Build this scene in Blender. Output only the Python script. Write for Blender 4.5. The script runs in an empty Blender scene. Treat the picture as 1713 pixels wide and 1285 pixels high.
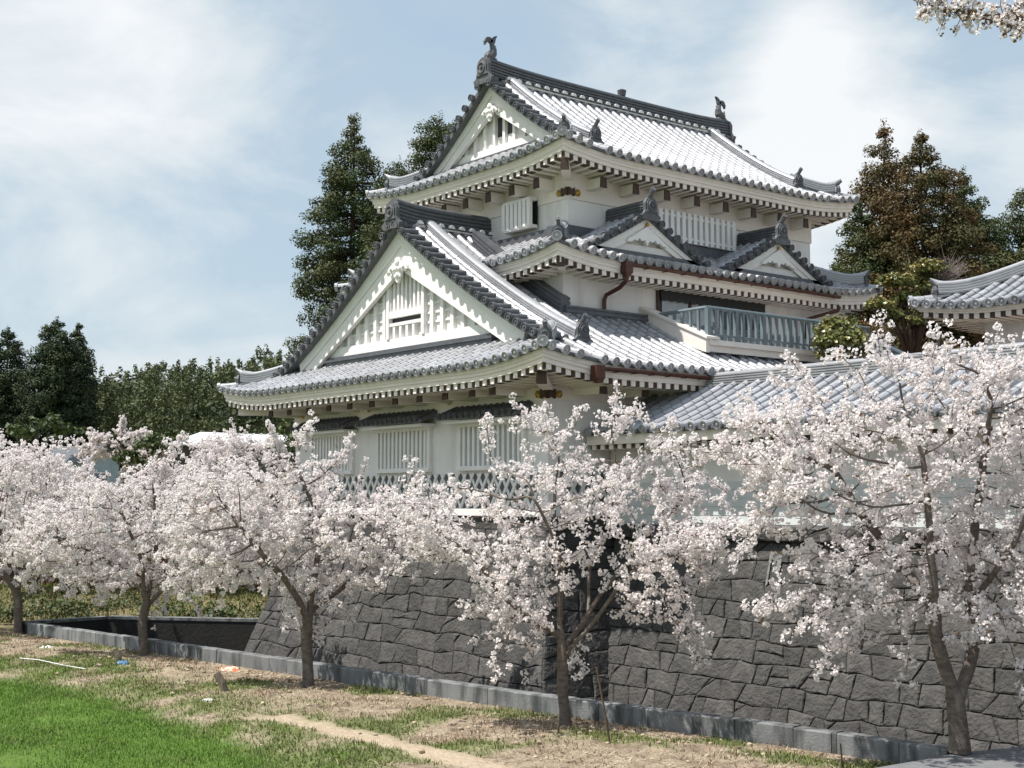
import bpy, math, random
import numpy as np
from mathutils import Vector, Matrix, noise, kdtree, geometry
random.seed(7); rng = np.random.default_rng(11)
SC = bpy.context.scene; COL = SC.collection
R_ = math.radians
# ------------------------------------------------------------------ camera
CAM = np.array([20.97, -17.81, 3.6])
AY = R_(51.2); PITCH = math.atan((838 - 642.5) / 2241.)
FWD = np.array([-math.sin(AY), math.cos(AY), 0.]); RGT = np.array([math.cos(AY), math.sin(AY), 0.]); UPV = np.array([0, 0, 1.])
cd = bpy.data.cameras.new('camera'); cam = bpy.data.objects.new('camera', cd); COL.objects.link(cam)
cd.sensor_width = 36.; cd.lens = 36. * 2241. / 1713.; cd.clip_start = .2; cd.clip_end = 4000.
_f = math.cos(PITCH) * FWD + math.sin(PITCH) * UPV; _u = -math.sin(PITCH) * FWD + math.cos(PITCH) * UPV
cam.matrix_world = Matrix(((RGT[0], _u[0], -_f[0], CAM[0]), (RGT[1], _u[1], -_f[1], CAM[1]), (RGT[2], _u[2], -_f[2], CAM[2]), (0, 0, 0, 1)))
SC.camera = cam
def ray(x, y): return _f + (x - 856.5) / 2241. * RGT - (y - 642.5) / 2241. * _u
def atD(x, y, D): d = ray(x, y); return CAM + d * D / (d @ FWD)          # point on a view ray at a given distance
def atZ(x, y, Z): d = ray(x, y); return CAM + d * (Z - CAM[2]) / d[2]    # point on the level plane z = Z
# ------------------------------------------------------------------ sun, sky
SUN_EL = R_(62.); SUN_H = np.array([-.41, -.91]); SUN_H /= np.linalg.norm(SUN_H)
TOSUN = Vector((SUN_H[0] * math.cos(SUN_EL), SUN_H[1] * math.cos(SUN_EL), math.sin(SUN_EL)))
sl = bpy.data.lights.new('sun', 'SUN'); sl.energy = 5.; sl.angle = R_(.6); sl.color = (1., .945, .88)
so = bpy.data.objects.new('sun', sl); COL.objects.link(so); so.rotation_euler = (-TOSUN).to_track_quat('-Z', 'Y').to_euler()
so.location = (0, 0, 60)
W = bpy.data.worlds.new('World'); SC.world = W; W.use_nodes = True
def world():
    nt = W.node_tree; N = nt.nodes; L = nt.links; N.clear()
    out = N.new('ShaderNodeOutputWorld'); bg = N.new('ShaderNodeBackground'); bg.inputs['Strength'].default_value = .14
    sky = N.new('ShaderNodeTexSky'); sky.sky_type = 'NISHITA'; sky.sun_disc = False
    sky.sun_elevation = SUN_EL; sky.sun_rotation = math.atan2(SUN_H[0], SUN_H[1]); sky.air_density = 1.; sky.dust_density = 1.6; sky.ozone_density = 1.4
    tc = N.new('ShaderNodeTexCoord')
    def math_(op, a, b=None, clamp=False):
        m = N.new('ShaderNodeMath'); m.operation = op; m.use_clamp = clamp
        for i, v in enumerate((a, b)):
            if v is None: continue
            if hasattr(v, 'is_output'): L.new(v, m.inputs[i])
            else: m.inputs[i].default_value = v
        return m.outputs[0]
    mp = N.new('ShaderNodeMapping'); mp.inputs['Scale'].default_value = (1., 1., 2.1); L.new(tc.outputs['Generated'], mp.inputs['Vector'])
    nz = N.new('ShaderNodeTexNoise'); nz.inputs['Scale'].default_value = 4.6; nz.inputs['Detail'].default_value = 9; nz.inputs['Roughness'].default_value = .58
    nz.inputs['Distortion'].default_value = .35
    L.new(mp.outputs[0], nz.inputs['Vector'])
    n2 = N.new('ShaderNodeTexNoise'); n2.inputs['Scale'].default_value = 9.; n2.inputs['Detail'].default_value = 6; L.new(mp.outputs[0], n2.inputs['Vector'])
    cover = math_('MULTIPLY', math_('SUBTRACT', nz.outputs[0], .47), 3.1)
    cover = math_('ADD', cover, math_('MULTIPLY', math_('SUBTRACT', n2.outputs[0], .5), .75))
    for (x, y, rad, w) in CLOUDS:                                       # cloud masses and clear gaps, each in its own direction of the sky
        d = ray(x, y); d = d / np.linalg.norm(d)
        vm = N.new('ShaderNodeVectorMath'); vm.operation = 'DISTANCE'; L.new(tc.outputs['Generated'], vm.inputs[0]); vm.inputs[1].default_value = tuple(d)
        mr = N.new('ShaderNodeMapRange'); mr.interpolation_type = 'SMOOTHSTEP'; L.new(vm.outputs['Value'], mr.inputs['Value'])
        mr.inputs['From Min'].default_value = rad; mr.inputs['From Max'].default_value = 0.; mr.inputs['To Min'].default_value = 0.; mr.inputs['To Max'].default_value = w
        cover = math_('ADD', cover, mr.outputs[0])
    sx = N.new('ShaderNodeSeparateXYZ'); L.new(tc.outputs['Generated'], sx.inputs[0])                 # cloud cover removed overhead, out of view, to lower the ambient light
    zr = N.new('ShaderNodeMapRange'); zr.interpolation_type = 'SMOOTHSTEP'; L.new(sx.outputs['Z'], zr.inputs['Value']); zr.inputs['From Min'].default_value = .5; zr.inputs['From Max'].default_value = .8; zr.inputs['To Max'].default_value = -1.6
    cover = math_('ADD', cover, zr.outputs[0])
    ramp = N.new('ShaderNodeValToRGB'); L.new(math_('ADD', math_('MULTIPLY', cover, .5), .5, True), ramp.inputs[0])
    e = ramp.color_ramp.elements; e[0].position = .0; e[0].color = (.62, .62, .62, 1); e[1].position = .62; e[1].color = (1, 1, 1, 1)
    cr = N.new('ShaderNodeValToRGB'); L.new(math_('ADD', math_('MULTIPLY', cover, .5), .5, True), cr.inputs[0])
    e = cr.color_ramp.elements; e[0].position = .38; e[0].color = (*CLOUD_THIN, 1); e[1].position = 1.; e[1].color = (*CLOUD_THICK, 1)
    mx = N.new('ShaderNodeMix'); mx.data_type = 'RGBA'; L.new(math_('MULTIPLY', ramp.outputs[0], .93), mx.inputs[0]); L.new(sky.outputs[0], mx.inputs[6])
    sc = N.new('ShaderNodeVectorMath'); sc.operation = 'SCALE'; L.new(cr.outputs[0], sc.inputs[0]); sc.inputs['Scale'].default_value = CLOUD_LUM
    L.new(sc.outputs[0], mx.inputs[7]); L.new(mx.outputs[2], bg.inputs['Color']); L.new(bg.outputs[0], out.inputs['Surface'])
CLOUD_LUM = 5.0; CLOUD_THIN = (.56, .69, .775); CLOUD_THICK = (1.04, 1.055, 1.06)
CLOUDS = [(150, 50, .17, .7), (420, 150, .13, .2), (100, 380, .2, .1), (1400, 190, .11, 1.0), (1345, 95, .06, .8), (1290, 310, .09, .4), (1470, 260, .08, .35), (690, 130, .11, -.35), (320, 330, .12, -.2),
          (1040, 60, .16, -.12), (1640, 60, .13, -.6), (1690, 290, .1, .3), (760, 10, .12, -.25), (1420, 420, .08, -.3), (520, 20, .1, -.2), (250, 560, .2, .15)]
world()
SC.view_settings.view_transform = 'Standard'; SC.view_settings.look = 'None'; SC.view_settings.exposure = .42; SC.view_settings.gamma = 1.
SC.render.engine = 'CYCLES'
cy = SC.cycles; cy.max_bounces = 6; cy.diffuse_bounces = 3; cy.glossy_bounces = 2; cy.transmission_bounces = 3; cy.transparent_max_bounces = 6
cy.sample_clamp_indirect = 8.; cy.caustics_reflective = False; cy.caustics_refractive = False
# ------------------------------------------------------------------ materials
def mat(name, col, rough=.8, col2=None, scale=4., detail=5., ramp=(.35, .65), bump=0., bscale=30., metal=0., spec=.5, stretch=(1, 1, 1), island=0., dirt=None, transl=0., objspace=True):
    m = bpy.data.materials.new(name); m.use_nodes = True; nt = m.node_tree; N = nt.nodes; L = nt.links
    b = N['Principled BSDF']; b.inputs['Roughness'].default_value = rough; b.inputs['Metallic'].default_value = metal
    b.inputs['Specular IOR Level'].default_value = spec
    tc = N.new('ShaderNodeTexCoord'); mp = N.new('ShaderNodeMapping'); mp.inputs['Scale'].default_value = stretch
    L.new(tc.outputs['Object'], mp.inputs['Vector'])
    col = (*col, 1); cur = None
    if col2:
        nz = N.new('ShaderNodeTexNoise'); nz.inputs['Scale'].default_value = scale; nz.inputs['Detail'].default_value = detail; nz.inputs['Roughness'].default_value = .62
        L.new(mp.outputs[0], nz.inputs['Vector'])
        r = N.new('ShaderNodeValToRGB'); r.color_ramp.elements[0].position = ramp[0]; r.color_ramp.elements[1].position = ramp[1]
        r.color_ramp.elements[0].color = col; r.color_ramp.elements[1].color = (*col2, 1)
        L.new(nz.outputs[0], r.inputs[0]); cur = r.outputs[0]
    if dirt:                                                         # streaky stains with a shape of their own
        nz = N.new('ShaderNodeTexNoise'); nz.inputs['Scale'].default_value = dirt[1]; nz.inputs['Detail'].default_value = 6
        m2 = N.new('ShaderNodeMapping'); m2.inputs['Scale'].default_value = (1, 1, dirt[2]); L.new(tc.outputs['Object'], m2.inputs['Vector']); L.new(m2.outputs[0], nz.inputs['Vector'])
        mr = N.new('ShaderNodeMapRange'); L.new(nz.outputs[0], mr.inputs['Value']); mr.inputs['From Min'].default_value = dirt[3]; mr.inputs['From Max'].default_value = dirt[4]; mr.inputs['To Max'].default_value = dirt[5]
        mx = N.new('ShaderNodeMix'); mx.data_type = 'RGBA'; L.new(mr.outputs[0], mx.inputs[0]); mx.inputs[6].default_value = col; mx.inputs[7].default_value = (*dirt[0], 1)
        if cur: L.new(cur, mx.inputs[6])
        cur = mx.outputs[2]
    if island:
        g = N.new('ShaderNodeNewGeometry'); hs = N.new('ShaderNodeHueSaturation')
        mr = N.new('ShaderNodeMapRange'); L.new(g.outputs['Random Per Island'], mr.inputs['Value']); mr.inputs['To Min'].default_value = 1 - island; mr.inputs['To Max'].default_value = 1 + island
        L.new(mr.outputs[0], hs.inputs['Value']); hs.inputs['Color'].default_value = col
        if cur: L.new(cur, hs.inputs['Color'])
        cur = hs.outputs[0]
    if cur: L.new(cur, b.inputs['Base Color'])
    else: b.inputs['Base Color'].default_value = col
    if bump:
        nb = N.new('ShaderNodeTexNoise'); nb.inputs['Scale'].default_value = bscale; nb.inputs['Detail'].default_value = 6; L.new(mp.outputs[0], nb.inputs['Vector'])
        bp = N.new('ShaderNodeBump'); bp.inputs['Strength'].default_value = bump; bp.inputs['Distance'].default_value = .05; L.new(nb.outputs[0], bp.inputs['Height']); L.new(bp.outputs[0], b.inputs['Normal'])
    if transl:
        t = N.new('ShaderNodeBsdfTranslucent'); ms = N.new('ShaderNodeMixShader'); ms.inputs[0].default_value = transl
        if cur: L.new(cur, t.inputs['Color'])
        else: t.inputs['Color'].default_value = col
        L.new(b.outputs[0], ms.inputs[1]); L.new(t.outputs[0], ms.inputs[2]); L.new(ms.outputs[0], N['Material Output'].inputs['Surface'])
    return m
M = dict(
 plaster=mat('white_plaster', (.80, .775, .765), .85, (.73, .705, .69), 1.3, 6, (.4, .75), .08, 9., dirt=((.45, .42, .38), 2.6, .22, .49, .78, .5)),
 trim=mat('white_trim', (.82, .80, .785), .75, (.76, .74, .72), 3., 5, (.35, .7), .03, 20.),
 eave=mat('cream_plaster', (.82, .76, .71), .85, (.75, .69, .625), 1.8, 6, (.4, .7), .05, 12.),
 tile=mat('silver_grey_tile', (.42, .425, .445), .34, (.30, .305, .325), 1.1, 8, (.35, .72), .1, 14., .1, .9, island=.13, dirt=((.15, .155, .15), 2.2, 1., .56, .78, .45)),
 tiledark=mat('dark_grey_tile', (.12, .125, .14), .5, (.07, .075, .085), 6., 6, (.3, .7), .12, 20., .1, .5),  # as roof bed it puts the shade between the rolls into the colour
 ornament=mat('weathered_tile_ornament', (.13, .135, .145), .6, (.07, .072, .08), 5., 6, (.3, .7), .2, 25.),
 wood=mat('brown_timber', (.075, .042, .026), .7, (.045, .027, .019), 8., 5, (.3, .7), .1, 20.),
 copper=mat('brown_gutter_metal', (.10, .034, .022), .45, (.065, .026, .018), 6., 5, (.3, .7), 0, 20., .3),
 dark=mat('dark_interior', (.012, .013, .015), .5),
 glass=mat('window_glass', (.10, .13, .16), .08, (.05, .07, .09), 1.5, 3, (.3, .7), 0, 20., .0, .9),
 shoji=mat('pale_sliding_screen', (.42, .46, .49), .5, (.34, .38, .41), 2., 3),
 gold=mat('gilded_metal', (.40, .26, .06), .4, None, metal=.7),
 rail=mat('blue_grey_painted_rail', (.17, .215, .24), .5, (.125, .165, .185), 5., 5, (.35, .7)),
 stone=mat('dark_lava_stone', (.098, .095, .09), .92, (.050, .049, .049), 4.5, 10, (.3, .72), .9, 16., 0, .25, island=.2, dirt=((.15, .15, .14), 4., .5, .6, .78, .3)),
 joint=mat('stone_joint', (.02, .02, .02), .95),
 concrete=mat('grey_concrete', (.21, .22, .22), .85, (.15, .155, .16), 2.5, 8, (.3, .7), .25, 30., 0, .3, island=.18, dirt=((.035, .04, .04), 4., .25, .44, .66, .85)),
 asphalt=mat('grey_pavement', (.17, .175, .185), .9, (.13, .135, .14), 6., 8, (.3, .7), .2, 60.),
 bark=mat('cherry_bark', (.20, .165, .14), .85, (.085, .068, .058), 9., 7, (.3, .7), .5, 35., 0, .3, (1, 1, 2.2), dirt=((.30, .285, .25), 6., .6, .55, .75, .6)),
 cedarbark=mat('cedar_bark', (.10, .06, .04), .9, (.05, .033, .025), 6., 5, (.3, .7), .4, 30., 0, .3, (1, 1, .3)),
 petal=mat('cherry_petals', (.86, .805, .80), .6, (.91, .87, .86), 1.5, 4, (.3, .7), 0, 20, 0, .25, island=.05, transl=.45),
 bronzeleaf=mat('bronze_young_leaf', (.20, .15, .05), .6, (.28, .13, .08), 3., 4, (.3, .7), 0, 20, 0, .3, island=.2, transl=.3),
 pinecamel=mat('glossy_garden_leaf', (.14, .155, .042), .38, (.32, .22, .07), 2.2, 6, (.5, .74), 0, 20, 0, .55, island=.4, transl=.12),
 bamboo=mat('bamboo_leaf', (.135, .15, .062), .65, (.07, .092, .043), .25, 6, (.3, .7), 0, 20, 0, .3, island=.3, transl=.2),
 shrub=mat('shrub_leaf', (.085, .115, .035), .6, (.04, .062, .022), 1.2, 6, (.3, .7), 0, 20, 0, .35, island=.35, transl=.15),
 drybrush=mat('dry_brush', (.20, .12, .075), .8, (.11, .065, .045), 1.5, 6, (.3, .7), 0, 20, 0, .2, island=.35),
 grass=mat('young_green_grass', (.135, .25, .035), .6, (.095, .185, .028), .8, 6, (.3, .7), 0, 20, 0, .3, island=.3, transl=.25),
 weed=mat('weed_leaf', (.17, .20, .055), .6, (.10, .13, .04), 1.1, 6, (.3, .7), 0, 20, 0, .3, island=.35, transl=.2),
 straw=mat('dry_straw', (.46, .39, .28), .85, (.22, .165, .115), 1.3, 6, (.3, .7), 0, 20, 0, .2, island=.35),
 metalroof=mat('white_sheet_roof', (.82, .83, .83), .4, (.74, .75, .75), 2., 5),
 paleblue=mat('pale_blue_siding', (.36, .45, .50), .7, (.30, .38, .43), 3., 5),
 stake=mat('weathered_stake_wood', (.23, .19, .145), .85, (.13, .105, .08), 9., 6, (.3, .7), .4, 40., stretch=(1, 1, .2)),
 pole=mat('brown_bamboo_cane', (.12, .08, .045), .6, (.07, .05, .03), 5., 4),
 white=mat('white_plastic', (.78, .78, .76), .5), blue=mat('blue_plastic', (.05, .16, .34), .45, (.12, .26, .42), 14., 3), orange=mat('orange_plastic', (.75, .16, .04), .5, (.8, .55, .45), 12., 3, (.45, .5)),
)
def cedar_mat(name, a, b_): return mat(name, a, .7, b_, .55, 7, (.38, .66), 0, 20, 0, .25, island=.38, transl=.1)
M['cedar'] = cedar_mat('cedar_foliage', (.05, .078, .028), (.095, .095, .036))
M['cedarrust'] = cedar_mat('rusty_cedar_foliage', (.06, .066, .026), (.135, .078, .032))
M['cedardeep'] = cedar_mat('deep_cedar_foliage', (.034, .056, .028), (.06, .074, .032))
# ------------------------------------------------------------------ mesh builder
class MB:
    def __init__(s): s.v = []; s.f = []; s.n = 0
    def add(s, v, faces):
        v = np.asarray(v, float).reshape(-1, 3); s.v.append(v)
        for f in faces:                                   # each entry: array (k, corners)
            s.f.append(np.asarray(f, int) + s.n)
        s.n += len(v); return s
    def grid(s, P, cu=False, cv=False):
        m, n = P.shape[:2]; i = np.arange(m if cu else m - 1); j = np.arange(n if cv else n - 1)
        I, J = np.meshgrid(i, j, indexing='ij'); I2 = (I + 1) % m; J2 = (J + 1) % n
        q = np.stack([I * n + J, I2 * n + J, I2 * n + J2, I * n + J2], -1).reshape(-1, 4)
        return s.add(P.reshape(-1, 3), [q])
    def box(s, a, b):
        (x0, y0, z0), (x1, y1, z1) = a, b
        v = [(x0, y0, z0), (x1, y0, z0), (x1, y1, z0), (x0, y1, z0), (x0, y0, z1), (x1, y0, z1), (x1, y1, z1), (x0, y1, z1)]
        return s.add(v, [[(0, 3, 2, 1), (4, 5, 6, 7), (0, 1, 5, 4), (1, 2, 6, 5), (2, 3, 7, 6), (3, 0, 4, 7)]])
    def hexa(s, v): return s.add(v, [[(0, 3, 2, 1), (4, 5, 6, 7), (0, 1, 5, 4), (1, 2, 6, 5), (2, 3, 7, 6), (3, 0, 4, 7)]])
    def prism(s, poly, off):                               # polygon (k,3) pushed along off
        p = np.asarray(poly, float); k = len(p); o = np.asarray(off, float)
        i = np.arange(k); q = np.stack([i, (i + 1) % k, (i + 1) % k + k, i + k], -1)
        return s.add(np.vstack([p, p + o]), [[list(range(k))[::-1]], [list(range(k, 2 * k))], q])
    def tube(s, path, rad, sides=6, cap=True):
        P = np.asarray(path, float); m = len(P); rad = np.broadcast_to(np.asarray(rad, float), (m,))
        T = np.gradient(P, axis=0); T /= np.linalg.norm(T, axis=1)[:, None] + 1e-9
        ref = np.array([0, 0, 1.]) if abs(T[0][2]) < .85 else np.array([1., 0, 0])
        ring = []; a = np.linspace(0, 2 * np.pi, sides, endpoint=False)
        u = np.cross(T[0], ref); u /= np.linalg.norm(u)
        for i in range(m):
            u = u - T[i] * (u @ T[i]); u /= np.linalg.norm(u) + 1e-9; w = np.cross(T[i], u)
            ring.append(P[i] + rad[i] * (np.cos(a)[:, None] * u + np.sin(a)[:, None] * w))
        n0 = s.n; s.grid(np.array(ring), cv=True)
        if cap: s.f.append(np.array([list(range(sides))]) + n0); s.f.append(np.array([list(range(sides))[::-1]]) + n0 + (m - 1) * sides)
        return s
    def build(s, name, m, parent=None, smooth=False, data_only=False):
        me = bpy.data.meshes.new(name)
        if s.v:
            V = np.vstack(s.v); me.vertices.add(len(V)); me.vertices.foreach_set('co', V.astype(np.float32).ravel())
            fs = [f if f.ndim == 2 else f.reshape(1, -1) for f in s.f]
            tot = np.concatenate([np.full(len(f), f.shape[1]) for f in fs]); idx = np.concatenate([f.ravel() for f in fs])
            me.loops.add(len(idx)); me.loops.foreach_set('vertex_index', idx.astype(np.int32))
            me.polygons.add(len(tot)); st = np.concatenate([[0], np.cumsum(tot)[:-1]])
            me.polygons.foreach_set('loop_start', st.astype(np.int32)); me.polygons.foreach_set('loop_total', tot.astype(np.int32))
            me.polygons.foreach_set('use_smooth', np.full(len(tot), bool(smooth)))
            me.update(calc_edges=True); me.validate()
        me.materials.append(m)
        if data_only: return me
        return link(name, me, parent)
def link(name, me, parent=None, local=False):
    o = bpy.data.objects.new(name, me); COL.objects.link(o)
    if parent is not None:
        o.parent = parent
        if parent.type == 'EMPTY' and not local: o.matrix_parent_inverse = Matrix.Translation(-Vector(parent.location))
    return o
def tag(o, label, cat=None, group=None, kind=None):
    if label: o['label'] = label
    if cat: o['category'] = cat
    if group: o['group'] = group
    if kind: o['kind'] = kind
    return o
def thing(name, loc, label, cat, group=None):
    o = bpy.data.objects.new(name, None); COL.objects.link(o); o.location = loc; o.empty_display_size = .3
    return tag(o, label, cat, group)
def struct(name, mb, m, smooth=False): o = mb.build(name, m, None, smooth); o['kind'] = 'structure'; return o
# ------------------------------------------------------------------ tiled roofs
def half_roll(mb, P, side, r, step=.3, disc=True):
    """round cover tiles laid end to end along the path P; side = unit vector across it"""
    P = np.asarray(P, float); seg = np.linalg.norm(np.diff(P, axis=0), axis=1); s = np.concatenate([[0], np.cumsum(seg)]); Ltot = s[-1]
    if Ltot < .12: return
    k = max(1, int(round(Ltot / step))); b = np.linspace(0, Ltot, k + 1); e = .012
    t = np.empty(2 * k); t[0::2] = b[:-1]; t[1::2] = b[1:] - e
    rr = np.empty(2 * k); rr[0::2] = r * 1.025; rr[1::2] = r * .975
    Q = np.stack([np.interp(t, s, P[:, i]) for i in range(3)], 1)
    T = np.gradient(Q, axis=0); T /= np.linalg.norm(T, axis=1)[:, None]
    Nn = np.cross(T, side); Nn *= np.sign(Nn[:, 2:3] + 1e-9); Nn /= np.linalg.norm(Nn, axis=1)[:, None]
    a = np.linspace(0, np.pi, 7)
    ring = Q[:, None, :] + rr[:, None, None] * (np.cos(a)[None, :, None] * side + np.sin(a)[None, :, None] * Nn[:, None, :])
    i_ = np.arange(k)[:, None] * 14 + np.arange(6)[None, :]; q_ = np.stack([i_, i_ + 7, i_ + 8, i_ + 1], -1).reshape(-1, 4); mb.add(ring.reshape(-1, 3), [q_])
    if disc: end_disc(mb, Q[0] + Nn[0] * r * .15, T[0], r * 1.16)
def end_disc(mb, c, t, r, th=.05):
    """round end tile with a raised rim, facing away from t"""
    t = np.asarray(t, float); t = t / np.linalg.norm(t)
    u = np.cross(t, (0, 0, 1.)); u /= np.linalg.norm(u) + 1e-9; w = np.cross(u, t)
    a = np.linspace(0, 2 * np.pi, 12, endpoint=False); d = np.cos(a)[:, None] * u + np.sin(a)[:, None] * w
    rings = np.array([c + r * d + t * .03, c + r * d - t * th, c + .8 * r * d - t * th, c + .76 * r * d - t * (th - .02), c + .35 * r * d - t * (th - .02), c + .2 * r * d - t * (th + .01)])
    n0 = mb.n; mb.grid(rings, cv=True); mb.f.append(np.array([list(range(12))[::-1]]) + n0 + 60)
def ridge_loft(mb, path, side, w, h, layers=4, cap=True, ends=True):
    """stacked ridge of flat tiles with grooves and a round cap; path = bottom centre line"""
    P = np.asarray(path, float); side = np.asarray(side, float)
    if side.ndim == 1: side = np.broadcast_to(side, P.shape)
    prof = []; hh = h * (.8 if cap else 1.); lh = hh / layers
    for i in range(layers):
        x = w * (.5 - .09 * i / layers); prof += [(x * .86, i * lh), (x * .86, i * lh + lh * .45), (x, i * lh + lh * .5), (x, (i + 1) * lh)]
    half = prof[:]
    r = w * .34
    capp = [(r * math.cos(a), hh + (h - hh) * 1.0 * math.sin(a)) for a in np.linspace(0, math.pi, 8)] if cap else []
    full = half + capp + [(-x, z) for x, z in half[::-1]]
    pr_ = np.array(full); up = np.array([0, 0, 1.])
    G = P[:, None, :] + pr_[None, :, 0:1] * side[:, None, :] + pr_[None, :, 1:2] * up
    n0 = mb.n; mb.grid(G, cv=True); k = len(full)
    if ends: mb.f.append(np.array([list(range(k))]) + n0); mb.f.append(np.array([list(range(k))[::-1]]) + n0 + (len(P) - 1) * k)
def oni_tile(mb, c, d, s=1., finial=True):
    """shield shaped ridge end tile: c = bottom centre, d = the way it faces"""
    d = np.array([d[0], d[1], 0.]); d /= np.linalg.norm(d); u = np.array([-d[1], d[0], 0.]); z = np.array([0, 0, 1.]); c = np.asarray(c, float)
    o = [(-.34, -.06), (-.40, .06), (-.30, .12), (-.24, .22), (-.25, .44), (-.19, .56), (-.1, .62), (0, .65), (.1, .62), (.19, .56), (.25, .44), (.24, .22), (.30, .12), (.40, .06), (.34, -.06)]
    poly = np.array([c + s * (x * u + y * z) for x, y in o])
    mb.prism(poly - d * .03 * s, d * .10 * s)
    p2 = np.array([c + s * (x * .8 * u + (y * .84 + .06) * z) for x, y in o[2:13]]); mb.prism(p2 + d * .07 * s, d * .035 * s)
    a = np.linspace(0, 2 * np.pi, 17)[:-1]; cc = c + s * .36 * z + d * .11 * s
    ring = []
    for q in np.linspace(0, 2 * np.pi, 6, endpoint=False):
        rr = .135 + .03 * math.cos(q); ring.append(cc + s * (rr * np.cos(a)[:, None] * u + rr * np.sin(a)[:, None] * z) + d * s * .03 * math.sin(q))
    mb.grid(np.array(ring), cu=True, cv=True)
    mb.tube([cc - d * .02 * s, cc + d * .05 * s], [.06 * s, .045 * s], 10)
    if finial:
        p = c + s * .62 * z - d * .12 * s
        mb.tube([p, p + s * (.16 * d + .07 * z), p + s * (.26 * d + .20 * z), p + s * (.31 * d + .24 * z)], [.07 * s, .075 * s, .085 * s, .085 * s], 9)
def fish(mb, c, d, s=1.):
    """ridge fish with its head on the ridge and its forked tail in the air; d = the way its belly faces"""
    d = np.array([d[0], d[1], 0.]); d /= np.linalg.norm(d); u = np.array([-d[1], d[0], 0.]); z = np.array([0, 0, 1.]); c = np.asarray(c, float)
    pth = [(.26, .02), (.20, .10), (.08, .16), (-.03, .26), (-.06, .42), (-.01, .58), (.05, .70)]; rad = [.14, .2, .21, .19, .15, .115, .08]
    Q = [c + s * (x * -d + y * z) for x, y in pth]
    mb.tube(Q, np.array(rad) * s, 9)
    def fin(pts, th=.08):
        mb.prism(np.array([c + s * (x * -d + y * z) for x, y in pts]) - u * th * s * .5, u * th * s)
    fin([(-.02, .58), (.12, .72), (.06, .88), (-.1, 1.0), (-.24, 1.04), (-.16, .9), (-.12, .72)], .11)
    fin([(.0, .6), (.1, .66), (.2, .72), (.3, .66), (.38, .54), (.42, .70), (.32, .88), (.14, .92), (.0, .8)], .11)
    for i in range(5):
        x, y = pth[2][0] - .03 * i - .1, .2 + .085 * i; fin([(x + .05, y), (x - .09, y + .06), (x + .05, y + .08)], .03)
    for sg in (-1, 1):
        a = c + s * (.1 * -d + .16 * z + sg * .12 * u); mb.prism([a, a + s * (sg * .16 * u + .06 * z), a + s * (sg * .1 * u + .2 * z)], -d * .03 * s)
    mb.prism(np.array([c + s * (x * -d + y * z) for x, y in [(-.2, -.08), (.4, -.08), (.36, .05), (-.12, .05)]]) - u * .14 * s, u * .28 * s)
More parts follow.
